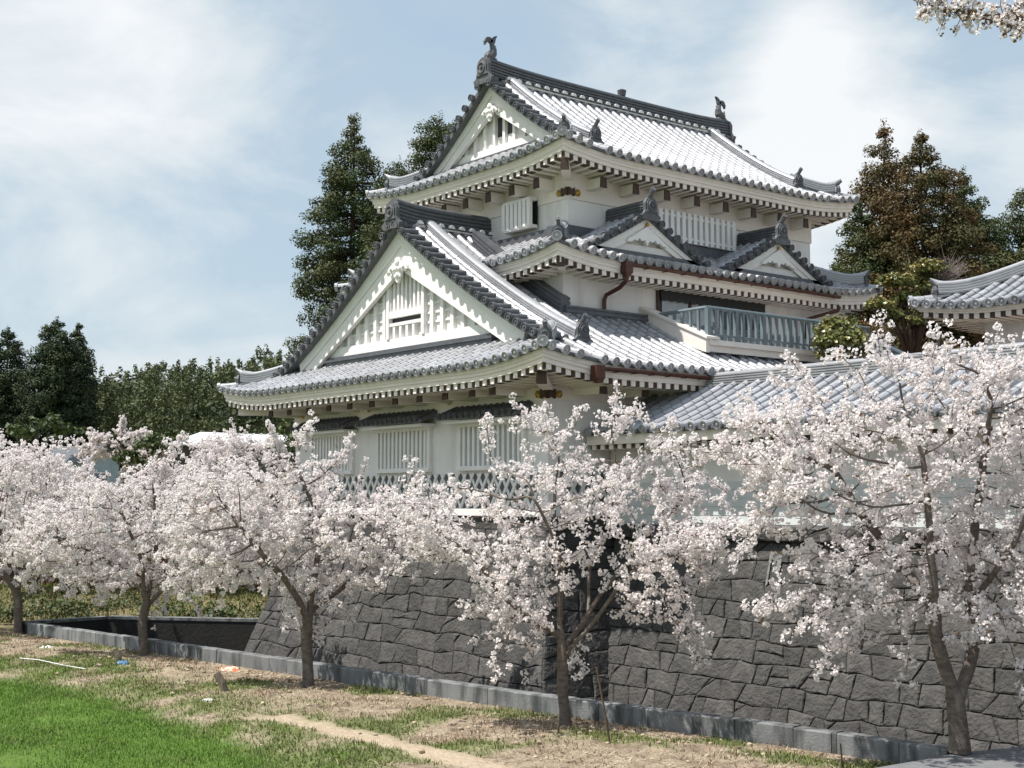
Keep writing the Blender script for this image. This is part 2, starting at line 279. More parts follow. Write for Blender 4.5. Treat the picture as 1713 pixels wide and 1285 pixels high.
class Roof:
    def __init__(s, xL, xR, yF, yB, z0, rise, k, over, lift, liftL, umax=None):
        s.__dict__.update(locals()); s.W = (xR - xL) / 2; s.xc = (xL + xR) / 2; s.um = umax or s.W
    def z(s, u, a):
        """height of the tile bed: u = way in from the eave, a = way from the nearest corner"""
        t = np.asarray(u, float) / s.W; l = np.clip(1 - np.asarray(a, float) / s.liftL, 0, 1) ** 2 * np.clip(1 - u / 2.2, 0, 1) ** 1.5
        return s.z0 + s.rise * ((1 - s.k) * t + s.k * t * t) + s.lift * l
    def pt(s, side, a, u, dz=0.):
        a = np.asarray(a, float); u = np.asarray(u, float); a, u = np.broadcast_arrays(a, u)
        if side in 'RL': ca = np.minimum(a - s.yF, s.yB - a); x = s.xR - u if side == 'R' else s.xL + u; y = a
        else: ca = np.minimum(a - s.xL, s.xR - a); y = s.yF + u if side == 'F' else s.yB - u; x = a
        return np.stack([x, y, s.z(u, ca) + dz], -1)
    def span(s, side): return (s.yF, s.yB) if side in 'RL' else (s.xL, s.xR)
    def tang(s, side): return np.array([0, 1., 0]) if side in 'RL' else np.array([1., 0, 0])
    def slope(s, bed, rolls, side, a0, a1, umax, pitch=.31, r=.085, disc=True, rows=14, skip=None):
        """bed plus rolls between a0 and a1; umax(a) = how far in the slope runs there"""
        n = max(1, int(round((a1 - a0) / pitch))); e = np.linspace(a0, a1, n + 1)
        ss = np.linspace(0, 1, rows)
        U = np.array([[q * max(umax(a), 0.) for q in ss] for a in e]); bed.grid(s.pt(side, np.repeat(e[:, None], rows, 1), U))
        lip = s.pt(side, e, 0 * e); q = lip.copy(); q[:, 2] -= .06; bed.grid(np.stack([lip, q], 1))
        inn = s.pt(side, e, 0 * e + .12); inn[:, 2] = q[:, 2]; bed.grid(np.stack([q, inn], 1))
        for i in range(n):
            c = (e[i] + e[i + 1]) / 2; um = umax(c)
            if um < .15 or (skip and skip(c)): continue
            u = np.linspace(-.03, um, max(3, int(um / .3) + 2)); half_roll(rolls, s.pt(side, c, np.maximum(u, 0)) - (s.inward(side) * np.where(u < 0, .03, 0)[:, None]), s.tang(side), r, disc=disc)
    def inward(s, side): return {'R': np.array([-1., 0, 0]), 'L': np.array([1., 0, 0]), 'F': np.array([0, 1., 0]), 'B': np.array([0, -1., 0])}[side]
    def sweep(s, mb, side, prof, n=60):
        """closed profile of (in, down) pairs swept under the eave, mitred at the corners"""
        a0, a1 = s.span(side); cols = []
        for (u, d) in prof:
            t = np.linspace(0, 1, n); t = t - .06 * np.sin(2 * np.pi * t); a = a0 + u + t * (a1 - a0 - 2 * u); p = s.pt(side, a, 0 * a); ca = np.minimum(a - a0, a1 - a)
            p = p + s.inward(side) * u; p[:, 2] -= d; cols.append(p)
        mb.grid(np.stack(cols, 1), cv=True)
    def eaves(s, parent, sides, rpitch=.25, fas=.26, gutter=None):
        fb = MB(); sb = MB(); rb = MB(); gb = MB()
        for sd in sides:
            s.sweep(fb, sd, [(.06, .055), (.06, .055 + fas * .36), (.085, .06 + fas * .40), (.085, .06 + fas * .62), (.115, .06 + fas * .66), (.115, .055 + fas), (.30, .055 + fas), (.30, .055)])
            a0, a1 = s.span(sd); n = int((a1 - a0 - .5) / rpitch); t = np.linspace(a0 + .28, a1 - .28, n + 1); iv = s.inward(sd); tg = s.tang(sd)
            e = np.linspace(a0 + .25, a1 - .25, 60); low = .055 + fas
            cols = []
            for uu, dz in ((.25, low - .05), (s.over * .6, low - .09), (s.over, low - .12)):
                ee = a0 + uu + (np.linspace(0, 1, 60)) * (a1 - a0 - 2 * uu); p = s.pt(sd, ee, 0 * ee) + iv * uu; p[:, 2] -= dz; cols.append(p)
            sb.grid(np.stack(cols, 1))
            for i, a in enumerate(t):
                ca = min(a - a0, a1 - a); u1 = min(s.over, max(.35, ca)); p = s.pt(sd, a, 0.); q0 = p + iv * .15; q1 = p + iv * u1; q0[2] -= low - .01; q1[2] -= low + .0
                w = tg * .062; dn = np.array([0, 0, -.125])
                rb.hexa([q0 - w + dn, q0 + w + dn, q1 + w + dn, q1 - w + dn, q0 - w, q0 + w, q1 + w, q1 - w])
            s.sweep(gb, sd, [(.17, low - .02), (.17, low + .115), (.34, low + .115), (.34, low - .02)])  # brown strip swept across the gaps between the rafters
        fo = fb.build('eave_fascia', M['eave'], parent, False)
        sb.build('soffit', M['eave'], parent); r_ = rb.build('rafters', M['eave'], parent); gb.build('rafter_gap_strip', M['wood'], parent)
        return fo
    def hip_path(s, cx, cy, u0, u1, n=10, dz=.02):
        u = np.linspace(u0, u1, n); x = s.xR - u if cx > 0 else s.xL + u; y = s.yF + u if cy < 0 else s.yB - u
        return np.stack([x, y, s.z(u, u) + dz], 1)
    def hip(s, mb, om, cx, cy, u0, u1, w=.3, h=.34, oni=.75):
        p = s.hip_path(cx, cy, u0, u1); t = p[0] - p[-1]; sd = np.array([-t[1], t[0], 0.]); sd /= np.linalg.norm(sd)
        q = p.copy(); q[:, 2] += .10 * np.clip(1 - np.linspace(0, 1, len(p)) * 3, 0, 1) ** 2        # the tip curls up
        ridge_loft(mb, q[::-1], sd, w, h, 4)
        d = t[:2] / np.linalg.norm(t[:2])
        tip = p[0].copy(); tip[2] += h
        mb.tube([tip + np.array([-d[0] * .35, -d[1] * .35, -.02]), tip + np.array([0, 0, .05]), tip + np.array([d[0] * .16, d[1] * .16, .17])], [.09, .075, .012], 8)
        oni_tile(om, p[0] + np.array([d[0] * .06, d[1] * .06, -.06]), d, oni)
        b = s.hip_path(cx, cy, .0, u0 + .2, 4, .03); half_roll(mb, b, sd, .1)
        return d
def gable(parent, rf, wallY, vergeY, sgn, ubar, deep0, deep1, ufoot):
    """bargeboards of a gable that faces -y (sgn -1) or +y (sgn 1)"""
    for sd in 'RL':
        mb = MB(); u = np.linspace(ubar, rf.W, 16); t = (u - ubar) / (rf.W - ubar); dp = deep0 + (deep1 - deep0) * t ** 2.4
        p = rf.pt(sd, vergeY * np.ones(16), u); p[:, 1] = vergeY - sgn * .17; top = p.copy(); top[:, 2] -= .13; bot = p.copy(); bot[:, 2] -= .13 + dp
        if True: bot[0] = bot[0] + (bot[1] - bot[0]) * .55
        mid = top + (bot - top) * .42; y = np.array([0, -sgn, 0.])
        def slab(A, B, f, th): mb.grid(np.stack([A + f, B + f, B + f + th, A + f + th], 1), cv=True); n = mb.n; mb.f.append(np.array([[n - 64, n - 63, n - 62, n - 61]])); mb.f.append(np.array([[n - 4, n - 3, n - 2, n - 1]]))
        slab(top, mid, y * 0, y * .12); slab(mid - [0, 0, .012], bot, y * .035, y * .10)
        tr = bot + (top - bot) * .12; slab(tr, bot - [0, 0, .004], y * .02, y * .03)
        mb.build('bargeboard', M['trim'], parent)
    return
def pendant(parent, c, d, s=1., name='gable_pendant'):
    """carved white pendant under a gable peak, wings following the bargeboards"""
    mb = MB(); d = np.array([d[0], d[1], 0.]); u = np.array([-d[1], d[0], 0.]); z = np.array([0, 0, 1.]); c = np.asarray(c, float)
    o = [(0, .34), (.12, .30), (.17, .18), (.30, .14), (.44, .02), (.56, -.02), (.60, -.14), (.46, -.12), (.40, -.2), (.3, -.14), (.22, -.2), (.2, -.34), (.1, -.36), (.09, -.48), (0, -.56)]
    o = o + [(-x, y) for x, y in o[-2:0:-1]]
    mb.prism(np.array([c + s * (x * u + y * z) for x, y in o]), d * .10 * s)
    for (x, y, r) in ((0, .16, .12), (.16, -.08, .09), (-.16, -.08, .09), (.36, -.04, .08), (-.36, -.04, .08), (0, -.3, .1), (0, -.06, .08)):
        q = c + s * (x * u + y * z); mb.tube([q, q + d * .13 * s, q + d * .17 * s], [r * s, r * s, r * .5 * s], 10)
    return mb.build(name, M['trim'], parent)
def verge_tiles(mb, rf, side, vy, sgn, u0, u1, length=.42, pitch=.27, r=.078):
    """short cover tiles laid across the verge, their round ends looking out of the gable"""
    n = int((u1 - u0) / pitch)
    for i in range(n + 1):
        u = u0 + i * pitch; p = rf.pt(side, vy, u); out = np.array([0, sgn, 0.])
        half = [p + out * .07 + [0, 0, .0], p - out * length + [0, 0, .03]]
        t = rf.pt(side, vy, u + .05) - p; sd = t / np.linalg.norm(t); half_roll(mb, half, sd, r, 2.)
# ------------------------------------------------------------------ the castle tower
T = thing('castle_tower', (-5.2, 6., 3.), 'white plastered three storey castle tower with tiered grey tiled roofs on the stone base', 'castle tower')
WX0 = -10.35; WY1 = 13.4
def irimoya(rf, g, vF, label, ridge_h, ridge_w, fishes, front_open, sides='RLFB', oni=1.0, kud=(.9, 1.3, .6), ubar=2.1, verge=True, ridge_end=None, finial_y=None):
    """hipped roof with a gable at each end of the ridge: g = depth of the skirt under the gable"""
    bed = MB(); rolls = MB(); vB = rf.yB - (vF - rf.yF); gd = vF - rf.yF
    for sd in 'RL':
        rf.slope(bed, rolls, sd, rf.yF, vF, lambda a: a - rf.yF, rows=8)
        rf.slope(bed, rolls, sd, vF, vB, lambda a: rf.W, rows=22, skip=lambda c: c < vF + .3 or c > vB - .3)
        rf.slope(bed, rolls, sd, vB, rf.yB, lambda a: rf.yB - a, rows=8)
    for sd in 'FB':
        rf.slope(bed, rolls, sd, rf.xL, rf.xR, lambda a: min(g, a - rf.xL, rf.xR - a), rows=8)
    ro = bed.build('roof', M['tiledark'], T); ro['label'] = label
    ro2 = None; parts = []
    for y, sg in ((vF, -1), (vB, 1)):
        for sd in 'RL':
            vt = MB(); om = MB(); rm = MB(); parts.append((vt, rm, om)); verge_tiles(vt, rf, sd, y, sg, gd + .15, rf.W - .12)
            u = np.linspace(gd + .1, rf.W, 16); sdv = np.array([0, 1., 0])
            half_roll(rolls, rf.pt(sd, y - sg * .47, u, .03), sdv, .092)                # edge roll
            eb = rf.pt(sd, y + sg * .02, u); b2 = eb.copy(); b2[:, 2] -= .13; vt.grid(np.stack([eb, b2], 1)); b3 = b2 - np.array([0, sg * .5, 0]); vt.grid(np.stack([b2, b3], 1))
            yk = y - sg * kud[0]; u = np.linspace(kud[1], rf.W - .05, 14); p = rf.pt(sd, yk * np.ones(14), u, .03); p[:, 2] += .03 * np.clip(1 - np.linspace(0, 1, 14) * 4, 0, 1)
            ridge_loft(rm, p, sdv, .36, .27, 4); iv = rf.inward(sd); oni_tile(om, p[0] - iv * .05 - [0, 0, .05], -iv, kud[2] * 1.05)
    for cx in (-1, 1):
        for cy_ in (-1, 1):
            rm = MB(); om = MB(); rf.hip(rm, om, cx, cy_, .42, gd + .35, .27, .30, .56); rm.build('hip_ridge', M['tile'], ro); om.build('corner_end_tile', M['ornament'], ro)
    ro2 = rolls.build('cover_tiles', M['tile'], ro)
    for vt, rm, om in parts: vt.build('verge_tiles', M['ornament'], ro); rm.build('descending_ridge', M['tile'], ro); om.build('ridge_foot_tile', M['ornament'], ro)
    zt = rf.z0 + rf.rise; y0, y1 = vF - .02, vB + .02
    if ridge_end: y1 = ridge_end
    rg = MB(); p = np.array([(rf.xc, y, zt - .06 + .10 * (2 * (y - y0) / (y1 - y0) - 1) ** 4) for y in np.linspace(y0, y1, 18)])
    ridge_loft(rg, p, np.array([1., 0, 0]), ridge_w, ridge_h, 5); rg.build('main_ridge', M['tiledark'], ro)
    n = int((y1 - y0 - .8) / .31)
    for s_ in (-1, 1):                                                                # plastered half moons under the ridge
        wt = MB(); xx = sorted((rf.xc + s_ * (ridge_w * .5 - .1), rf.xc + s_ * (ridge_w * .5 - .02))); wt.box((xx[0], y0 + .5, zt - .06), (xx[1], y0 + .7 + n * .31, zt + .015))
        for i in range(n):
            y = y0 + .6 + i * .31
            c = np.array([rf.xc + s_ * (ridge_w * .5 + .05), y, zt + .02]); a = np.linspace(0, math.pi, 7); q = np.array([c + [0, .085 * math.cos(t), .085 * math.sin(t) - .02] for t in a]); wt.prism(q, (-s_ * .16, 0, 0.04))
        wt.build('ridge_plaster', M['trim'], ro)
    for y, d in ((y0, -1), (y1, 1)):
        if ridge_end and d == 1: continue
        o2 = MB(); oni_tile(o2, (rf.xc, y + d * .02, zt - .10), (0, d), .96, False)
        for k in (-1, 1): o2.tube([(rf.xc + k * .22, y + d * .1, zt - .10), (rf.xc + k * .22, y + d * -.2, zt - .08)], .085, 9)
        o2.build('ridge_end_tile', M['ornament'], ro)
    if fishes:
        for y, d in ((y0 + .22, -1), (y1 - .22, 1)):
            f = MB(); fish(f, (rf.xc, y, zt + ridge_h + .02), (0, -d), .62); f.build('fish_ornament', M['ornament'], ro)
        f = MB(); f.tube([(rf.xc, (y0 + y1) / 2 + .3, zt + ridge_h - .06), (rf.xc, (y0 + y1) / 2 + .3, zt + ridge_h + .1), (rf.xc, (y0 + y1) / 2 + .3, zt + ridge_h + .14)], [.1, .13, .05], 9); f.build('ridge_finial', M['ornament'], ro)
    return ro
def gable_wall(rf, y, g, sg, z_base, name='gable_wall'):
    u = np.linspace(g * .7, rf.W, 14); r = rf.pt('R', y * np.ones(14), u); l = rf.pt('L', y * np.ones(14), u)[::-1]; pts = np.vstack([r, l[1:]]); pts[:, 2] -= .16
    pts = pts[pts[:, 2] > z_base]; ends = [[pts[-1][0], y, z_base], [pts[0][0], y, z_base]]
    mb = MB(); mb.prism(np.vstack([pts, ends]), (0, -sg * .12, 0)); return mb.build(name, M['plaster'], T)
def beam_end(p, d, s=(.11, .13), ln=.42):
    mb = MB(); d = np.array([*d, 0.]); d /= np.linalg.norm(d); u = np.array([-d[1], d[0], 0.]); z = np.array([0, 0, 1.]); p = np.asarray(p, float); e = MB()
    a = [p - u * s[0] - z * s[1], p + u * s[0] - z * s[1], p + u * s[0] * .8 + z * s[1], p - u * s[0] * .8 + z * s[1]]
    mb.hexa([a[0], a[1], a[1] + d * ln, a[0] + d * ln, a[3], a[2], a[2] + d * ln, a[3] + d * ln]); bo = mb.build('bracket_beam', M['eave'], T)
    q = [x + (x - p) * .04 + d * (ln + .002) for x in a]; e.hexa([q[0], q[1], q[1] + d * .03, q[0] + d * .03, q[3], q[2], q[2] + d * .03, q[3] + d * .03]); e.build('beam_end', M['wood'], bo); return bo
def gold_stud(p, d, r=.07):
    mb = MB(); d = np.array([*d, 0.]); p = np.asarray(p, float); mb.tube([p - d * .02, p + d * .03, p + d * .06], [r, r, r * .45], 6); return mb.build('gilded_stud', M['gold'], T)
def bars(x0, x1, y, z0, z1, n, w, axis='x', d=.06, mb=None):
    mb = mb or MB(); st = (x1 - x0) / n
    for i in range(n + 1):
        c = x0 + i * st
        if axis == 'x': mb.box((c - w / 2, y - d, z0), (c + w / 2, y, z1))
        else: mb.box((y, c - w / 2, z0), (y + d, c + w / 2, z1))
    return mb
# storey 1 -----------------------------------------------------------
R1 = Roof(-12., 1.5, -1.4, 15.2, 6.35, 3.84, .26, 1.42, .26, 2.6)
w = MB(); w.box((WX0, 0, 3.42), (0, WY1, 6.32)); w.build('wall', M['plaster'], T)
w = MB(); w.box((WX0 - .03, -.035, 5.68), (.035, WY1, 6.3)); w.build('wall_band', M['eave'], T)
w = MB(); w.box((WX0 - .06, -.09, 3.28), (.09, WY1, 3.43)); w.build('wall_sill', M['trim'], T)
w = MB(); w.box((WX0 - .02, -.02, 3.0), (.02, WY1, 3.28)); w.build('sill_plinth', M['stone'], T)
irimoya(R1, 1.55, -.32, 'lowest roof with the big latticed gable', .56, .46, False, True, kud=(.92, 1.15, .62), ridge_end=4.2)
R1.eaves(T, 'RLFB')
for x in np.arange(-10.15, -.6, .965): beam_end((x + .02, 0, 5.90), (0, -1), (.10, .12), .85)
for x, y, d in ((-.75, 0, (0, -1)), (.0, .75, (1, 0)), (.0, 1.95, (1, 0)), (0, 3.0, (1, 0))): beam_end((x, y, 5.90), d, (.10, .12), .85)
beam_end((-.02, .02, 6.0), (1, -1), (.11, .13), 1.55); beam_end((WX0, 0, 6.0), (-1, -1), (.11, .13), 1.55)
for x in (-9.9, -6.7, -3.38): gold_stud((x, -.035, 5.82), (0, -1))
def corner_badge(x, y, z):
    mb = MB()
    for s_, d in ((0, (0, -1)), (1, (1, 0))):
        u = np.array([1., 0, 0]) if s_ == 0 else np.array([0, 1., 0]); dd = np.array([*d, 0.]); c = np.array([x, y, z]) + (-u if s_ == 0 else u) * .08
        o = [(-.09, -.1), (0, -.05), (.09, -.1), (.09, .1), (0, .05), (-.09, .1)]; mb.prism([c + a * u + np.array([0, 0, b]) for a, b in o], dd * .07)
    mb.build('corner_badge', M['wood'], T)
    gold_stud((x - .3, y, z), (0, -1), .085); gold_stud((x, y + .3, z), (1, 0), .085)
corner_badge(.035, -.035, 5.80)
# lower windows with little tiled canopies
for (x0, x1) in ((-9.35, -7.52), (-6.22, -4.2), (-2.9, -.78)):
    f = MB()
    f.box((x0 - .12, -.10, 5.22), (x1 + .12, 0, 5.36)); f.box((x0 - .12, -.12, 4.26), (x1 + .12, 0, 4.36))
    f.box((x0 - .12, -.09, 4.36), (x0, 0, 5.22)); f.box((x1, -.09, 4.36), (x1 + .12, 0, 5.22))
    wo = f.build('window', M['trim'], T)
    b = bars(x0 + .1, x1 - .1, -.015, 4.36, 5.22, 11, .085); b.build('window_bars', M['trim'], wo)
    g = MB(); g.box((x0, -.012, 4.36), (x1, -.002, 5.22)); g.build('window_recess', M['paleblue'], wo)
    c = MB(); cr = MB(); y1 = -.52
    c.hexa([(x0 - .38, y1, 5.36), (x1 + .38, y1, 5.36), (x1 + .3, 0, 5.52), (x0 - .3, 0, 5.52), (x0 - .38, y1, 5.44), (x1 + .38, y1, 5.44), (x1 + .3, 0, 5.66), (x0 - .3, 0, 5.66)])
    n = 13
    for i in range(n):
        x = x0 - .3 + (x1 - x0 + .6) * (i + .5) / n; half_roll(cr, [(x, y1 - .01, 5.45), (x, 0, 5.66)], np.array([1., 0, 0]), .06, .3)
    co = c.build('window_canopy', M['tiledark'], wo); cr.build('window_canopy_tiles', M['ornament'], wo)
    s = MB(); s.box((x0 - .26, -.42, 5.29), (x1 + .26, -.02, 5.355)); s.build('canopy_soffit', M['trim'], wo)
# diagonal lattice over dark boards, below the windows
def lattice(axis, a0, a1, z0, z1, fix, out):
    bd = MB(); lt = MB()
    if axis == 'x': bd.box((a0, fix - .012, z0), (a1, fix - .002, z1))
    else: bd.box((fix + .002, a0, z0), (fix + .012, a1, z1))
    h = z1 - z0; run = h * .62; st = .27
    for sg in (1, -1):
        a = a0 - run
        while a < a1 + run:
            p0, p1 = (a, z0), (a + sg * run, z1)
            # clip to the panel
            t0, t1 = 0., 1.
            for lim, s_ in ((a0, 1), (a1, -1)):
                f0, f1 = s_ * (p0[0] - lim), s_ * (p1[0] - lim)
                if f0 < 0 and f1 < 0: t0 = 2
                elif f0 < 0: t0 = max(t0, f0 / (f0 - f1))
                elif f1 < 0: t1 = min(t1, f0 / (f0 - f1))
            if t1 - t0 > .03:
                q0 = (p0[0] + t0 * (p1[0] - p0[0]), p0[1] + t0 * h); q1 = (p0[0] + t1 * (p1[0] - p0[0]), p0[1] + t1 * h); ww = .04; d0 = .03 + (.018 if sg > 0 else 0)
                if axis == 'x':
                    lt.hexa([(q0[0] - ww, fix - d0, q0[1]), (q0[0] + ww, fix - d0, q0[1]), (q0[0] + ww, fix - .01, q0[1]), (q0[0] - ww, fix - .01, q0[1]), (q1[0] - ww, fix - d0, q1[1]), (q1[0] + ww, fix - d0, q1[1]), (q1[0] + ww, fix - .01, q1[1]), (q1[0] - ww, fix - .01, q1[1])])
                else:
                    lt.hexa([(fix + d0, q0[0] - ww, q0[1]), (fix + d0, q0[0] + ww, q0[1]), (fix + .01, q0[0] + ww, q0[1]), (fix + .01, q0[0] - ww, q0[1]), (fix + d0, q1[0] - ww, q1[1]), (fix + d0, q1[0] + ww, q1[1]), (fix + .01, q1[0] + ww, q1[1]), (fix + .01, q1[0] - ww, q1[1])])
            a += st
    o = bd.build('lattice_board', M['tiledark'], T); lt.build('diagonal_lattice', M['paleblue'] if 0 else M['trim'], o)
lattice('x', WX0 + .3, -.32, 3.44, 4.2, 0, -1); lattice('y', .32, 1.68, 3.44, 4.2, 0, 1)
# big lower gable
GY = .12; gw = gable_wall(R1, GY, 1.55, -1, 6.95)
gable(T, R1, GY, -.32, -1, 2.05, .58, .98, 1.)
pendant(T, (-5.25, -.16, 9.14), (0, -1), .7)
b = MB(); b.box((-8.9, GY - .10, 7.24), (-1.6, GY, 7.48)); b.build('gable_sill', M['trim'], gw)
b = MB(); b.box((-8.7, GY - .2, 6.9), (-1.8, GY - .005, 7.12)); b.box((-8.75, GY - .24, 7.12), (-1.75, GY - .005, 7.17)); b.box((-8.7, GY - .17, 7.17), (-1.8, GY - .005, 7.238)); b.build('gable_flashing', M['tiledark'], gw)
b = MB(); b_r = MB(); xs = np.arange(-8.6, -1.9, .40)
def gtop(x): return R1.z0 + R1.rise * ((1 - R1.k) * (1 - abs(x + 5.25) / R1.W) + R1.k * (1 - abs(x + 5.25) / R1.W) ** 2) - .5
for x in xs:
    if abs(x + 5.25) < .78: continue
    z1 = gtop(x) - .1
    if z1 > 7.6: (b if x < -5.25 else b_r).box((x - .06, GY - .09, 7.48), (x + .06, GY, z1))
for z in np.arange(7.72, 9.2, .22):
    half = 6.75 * 1
    xx = [x for x in np.linspace(-9, -1.5, 300) if gtop(x) > z + .05]
    if not xx: continue
    for a, c in ((min(xx), -6.03), (-4.47, max(xx))):
        if c - a > .3: (b if a < -5.25 else b_r).box((a, GY - .035, z), (c, GY, z + .055))
b.build('gable_lattice', M['trim'], gw); b_r.build('gable_lattice', M['trim'], gw)
b = MB(); b.box((-6.03, GY - .118, 7.98), (-4.47, GY, 8.14)); b.box((-6.04, GY - .128, 7.482), (-5.93, GY, 9.3)); b.box((-4.57, GY - .128, 7.482), (-4.46, GY, 9.3)); b.box((-5.93, GY - .11, 7.78), (-4.57, GY, 7.86))
for i in range(4): b.box((-5.93 + .272 * (i + .5), GY - .1, 7.48), (-5.83 + .272 * (i + .5), GY, 7.78))
gwin = b.build('gable_window', M['trim'], gw)
bars(-5.93, -4.57, GY, 8.14, 9.5, 8, .085, 'x', .09).build('gable_window_bars', M['trim'], gw)
b = MB(); b.box((-5.92, GY - .02, 7.86), (-4.58, GY - .004, 7.98)); b.build('gable_vent', M['dark'], gw)
# gutter on the right eave
def gutter(y0, y1, x, z, ny=14):
    mb = MB(); a = np.linspace(math.pi * .98, 2 * math.pi * 1.01, 7); r = .07
    ys = np.linspace(y0, y1, ny); P = np.array([[(x + r * math.cos(t), y, z - .004 * (y - y0) + r * math.sin(t)) for t in a] for y in ys]); mb.grid(P)
    P2 = np.array([[(x + (r - .012) * math.cos(t), y, z - .004 * (y - y0) + (r - .012) * math.sin(t)) for t in a[::-1]] for y in ys]); mb.grid(P2)
    for y in ys[::2]: mb.box((x - .09, y - .012, z - .085), (x + .09, y + .012, z - .07)); mb.box((x - .16, y - .012, z - .02), (x - .06, y + .012, z + .0))
    mb.box((x - .10, y0 - .12, z - .22), (x + .09, y0 + .10, z + .03)); mb.hexa([(x - .05, y0 - .06, z - .32), (x + .04, y0 - .06, z - .32), (x + .04, y0 + .04, z - .32), (x - .05, y0 + .04, z - .32), (x - .1, y0 - .12, z - .22), (x + .09, y0 - .12, z - .22), (x + .09, y0 + .1, z - .22), (x - .1, y0 + .1, z - .22)])
    return mb.build('gutter', M['copper'], T)
gutter(.02, 3.2, 1.52, 6.235)
# storey 2 -----------------------------------------------------------
R2 = Roof(-9.78, -.72, .88, 12.4, 9.04, 2.6, .22, .85, .24, 2.2)
w = MB(); w.box((-8.98, 1.75, 6.6), (-1.52, 11.9, 9.05)); w.build('wall', M['plaster'], T)
bed = MB(); rolls = MB(); parts = []; UM = 1.55
for sd in 'RLFB':
    a0, a1 = R2.span(sd); R2.slope(bed, rolls, sd, a0, a1, lambda a: min(UM, a - a0, a1 - a), rows=8, pitch=.29)
for cx in (-1, 1):
    for cy_ in (-1, 1):
        rm = MB(); om = MB(); R2.hip(rm, om, cx, cy_, .32, UM + .1, .27, .30, .56); parts.append((rm, om))
ro = bed.build('roof', M['tiledark'], T); ro['label'] = 'middle skirt roof carrying two small gables'
rolls.build('cover_tiles', M['tile'], ro)
for rm, om in parts: rm.build('hip_ridge', M['tile'], ro); om.build('corner_end_tile', M['ornament'], ro)
mo = MB(); zz = float(R2.z(np.float64(UM), 9.))
mo.box((-2.5, 2.1, zz - .25), (-1.98, 11.6, zz + .16)); mo.box((-8.6, 2.25, zz - .25), (-2.0, 2.62, zz + .16)); mo.build('wall_flashing', M['tiledark'], ro)
R2.eaves(T, 'RLFB', .25, .26)
gutter(2.95, 10.6, -.70, 8.955, 26)
def pipe(pts, r=.05): mb = MB(); mb.tube(pts, r, 8); return mb.build('downpipe', M['copper'], T)
pipe([(-.70, 2.95, 8.66), (-.72, 2.95, 8.56), (-.95, 2.95, 8.42), (-1.38, 2.93, 8.30), (-1.43, 2.92, 8.2), (-1.42, 2.9, 7.85), (-1.1, 2.9, 7.62)])
pipe([(-.70, 10.6, 8.66), (-.75, 10.58, 8.55), (-1.38, 10.1, 8.36), (-1.42, 10.05, 7.4)])
b = MB(); b.box((-1.52, 10.35, 8.55), (-1.0, 10.6, 8.8)); 
corner = beam_end((-1.54, 1.78, 8.80), (1, -1), (.09, .10), .9)
# flashing of stacked tiles where the wall meets the roof below
fl = MB(); p = np.array([(-1.40, y, 7.52 ) for y in np.linspace(1.62, 4.3, 6)]); ridge_loft(fl, p, np.array([1., 0, 0]), .34, .42, 4, False)
x = np.linspace(-1.35, -4.6, 8); p = np.array([(q, 1.66, float(R1.z(1.5 - q, 9.)) + .0) for q in x]); ridge_loft(fl, p, np.array([0, 1., 0]), .34, .40, 4, False)
fl.build('wall_foot_flashing', M['tiledark'], T)
# dark opening with scalloped valance behind the balcony
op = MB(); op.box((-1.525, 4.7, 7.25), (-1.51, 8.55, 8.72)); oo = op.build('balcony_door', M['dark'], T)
sc = MB()
for (a, c_) in ((4.85, 5.75), (5.85, 6.85)): sc.box((-1.505, a, 7.3), (-1.495, c_, 8.52))
sc.build('sliding_screen', M['shoji'], oo)
fr = MB()
for y in (4.7, 5.8, 6.9, 7.75, 8.5): fr.box((-1.50, y - .04, 7.25), (-1.46, y + .04, 8.72))
fr.box((-1.50, 4.7, 8.64), (-1.455, 8.55, 8.74)); fr.build('door_frame', M['wood'], oo)
gl = MB(); gl.box((-1.506, 6.94, 7.3), (-1.498, 8.46, 8.5)); gl.build('door_pane', M['glass'], oo)
va = MB(); pts = [(-1.44, 4.75, 8.66)]
for i in range(15):
    y0 = 4.75 + i * .25
    for t in np.linspace(0, math.pi, 6): pts.append((-1.44, y0 + .125 - .125 * math.cos(t), 8.44 - .09 * math.sin(t)))
pts.append((-1.44, 4.75 + 15 * .25, 8.66)); va.prism(pts, (.015, 0, 0)); va.build('scalloped_valance', M['dark'], oo)
# balcony
BX = .5; BY0 = 4.25; BY1 = 10.2
b = MB(); b.box((-1.5, BY0, 7.08), (BX + .08, BY1, 7.2)); b.box((BX - .10, BY0 - .08, 6.93), (BX + .02, BY1, 7.08)); bal = b.build('balcony', M['eave'], T)
b = MB(); b.prism([(-1.52, BY0 - .1, 8.12), (BX + .06, BY0 - .1, 7.22), (BX + .06, BY0 - .1, 6.9), (-1.52, BY0 - .1, 7.62)], (0, .12, 0)); b.prism([(-1.54, BY0 - .14, 8.17), (BX + .12, BY0 - .14, 7.26), (BX + .12, BY0 - .14, 7.20), (-1.54, BY0 - .14, 8.11)], (0, .42, 0)); b.build('sloping_side_board', M['eave'], bal)
for y in np.arange(BY0 + .15, BY1, .48): b = MB(); b.box((BX - .55, y - .09, 6.68), (BX - .02, y + .09, 6.928)); b.tube([(BX - .02, y, 6.83), (BX + .05, y, 6.83)], .1, 10); b.build('balcony_bracket', M['tiledark'], bal)
rl = MB(); xr = BX - .02
def rail(mb, p, q, r): mb.tube([p, q], r, 8)
rail(rl, (xr, BY0 + .05, 7.93), (xr, BY1, 7.93), .045); rail(rl, (-1.48, BY0 + .05, 7.93), (xr, BY0 + .05, 7.93), .045)
rail(rl, (xr, BY0 + .05, 7.33), (xr, BY1, 7.33), .028); rail(rl, (-1.3, BY0 + .05, 7.33), (xr, BY0 + .05, 7.33), .028)
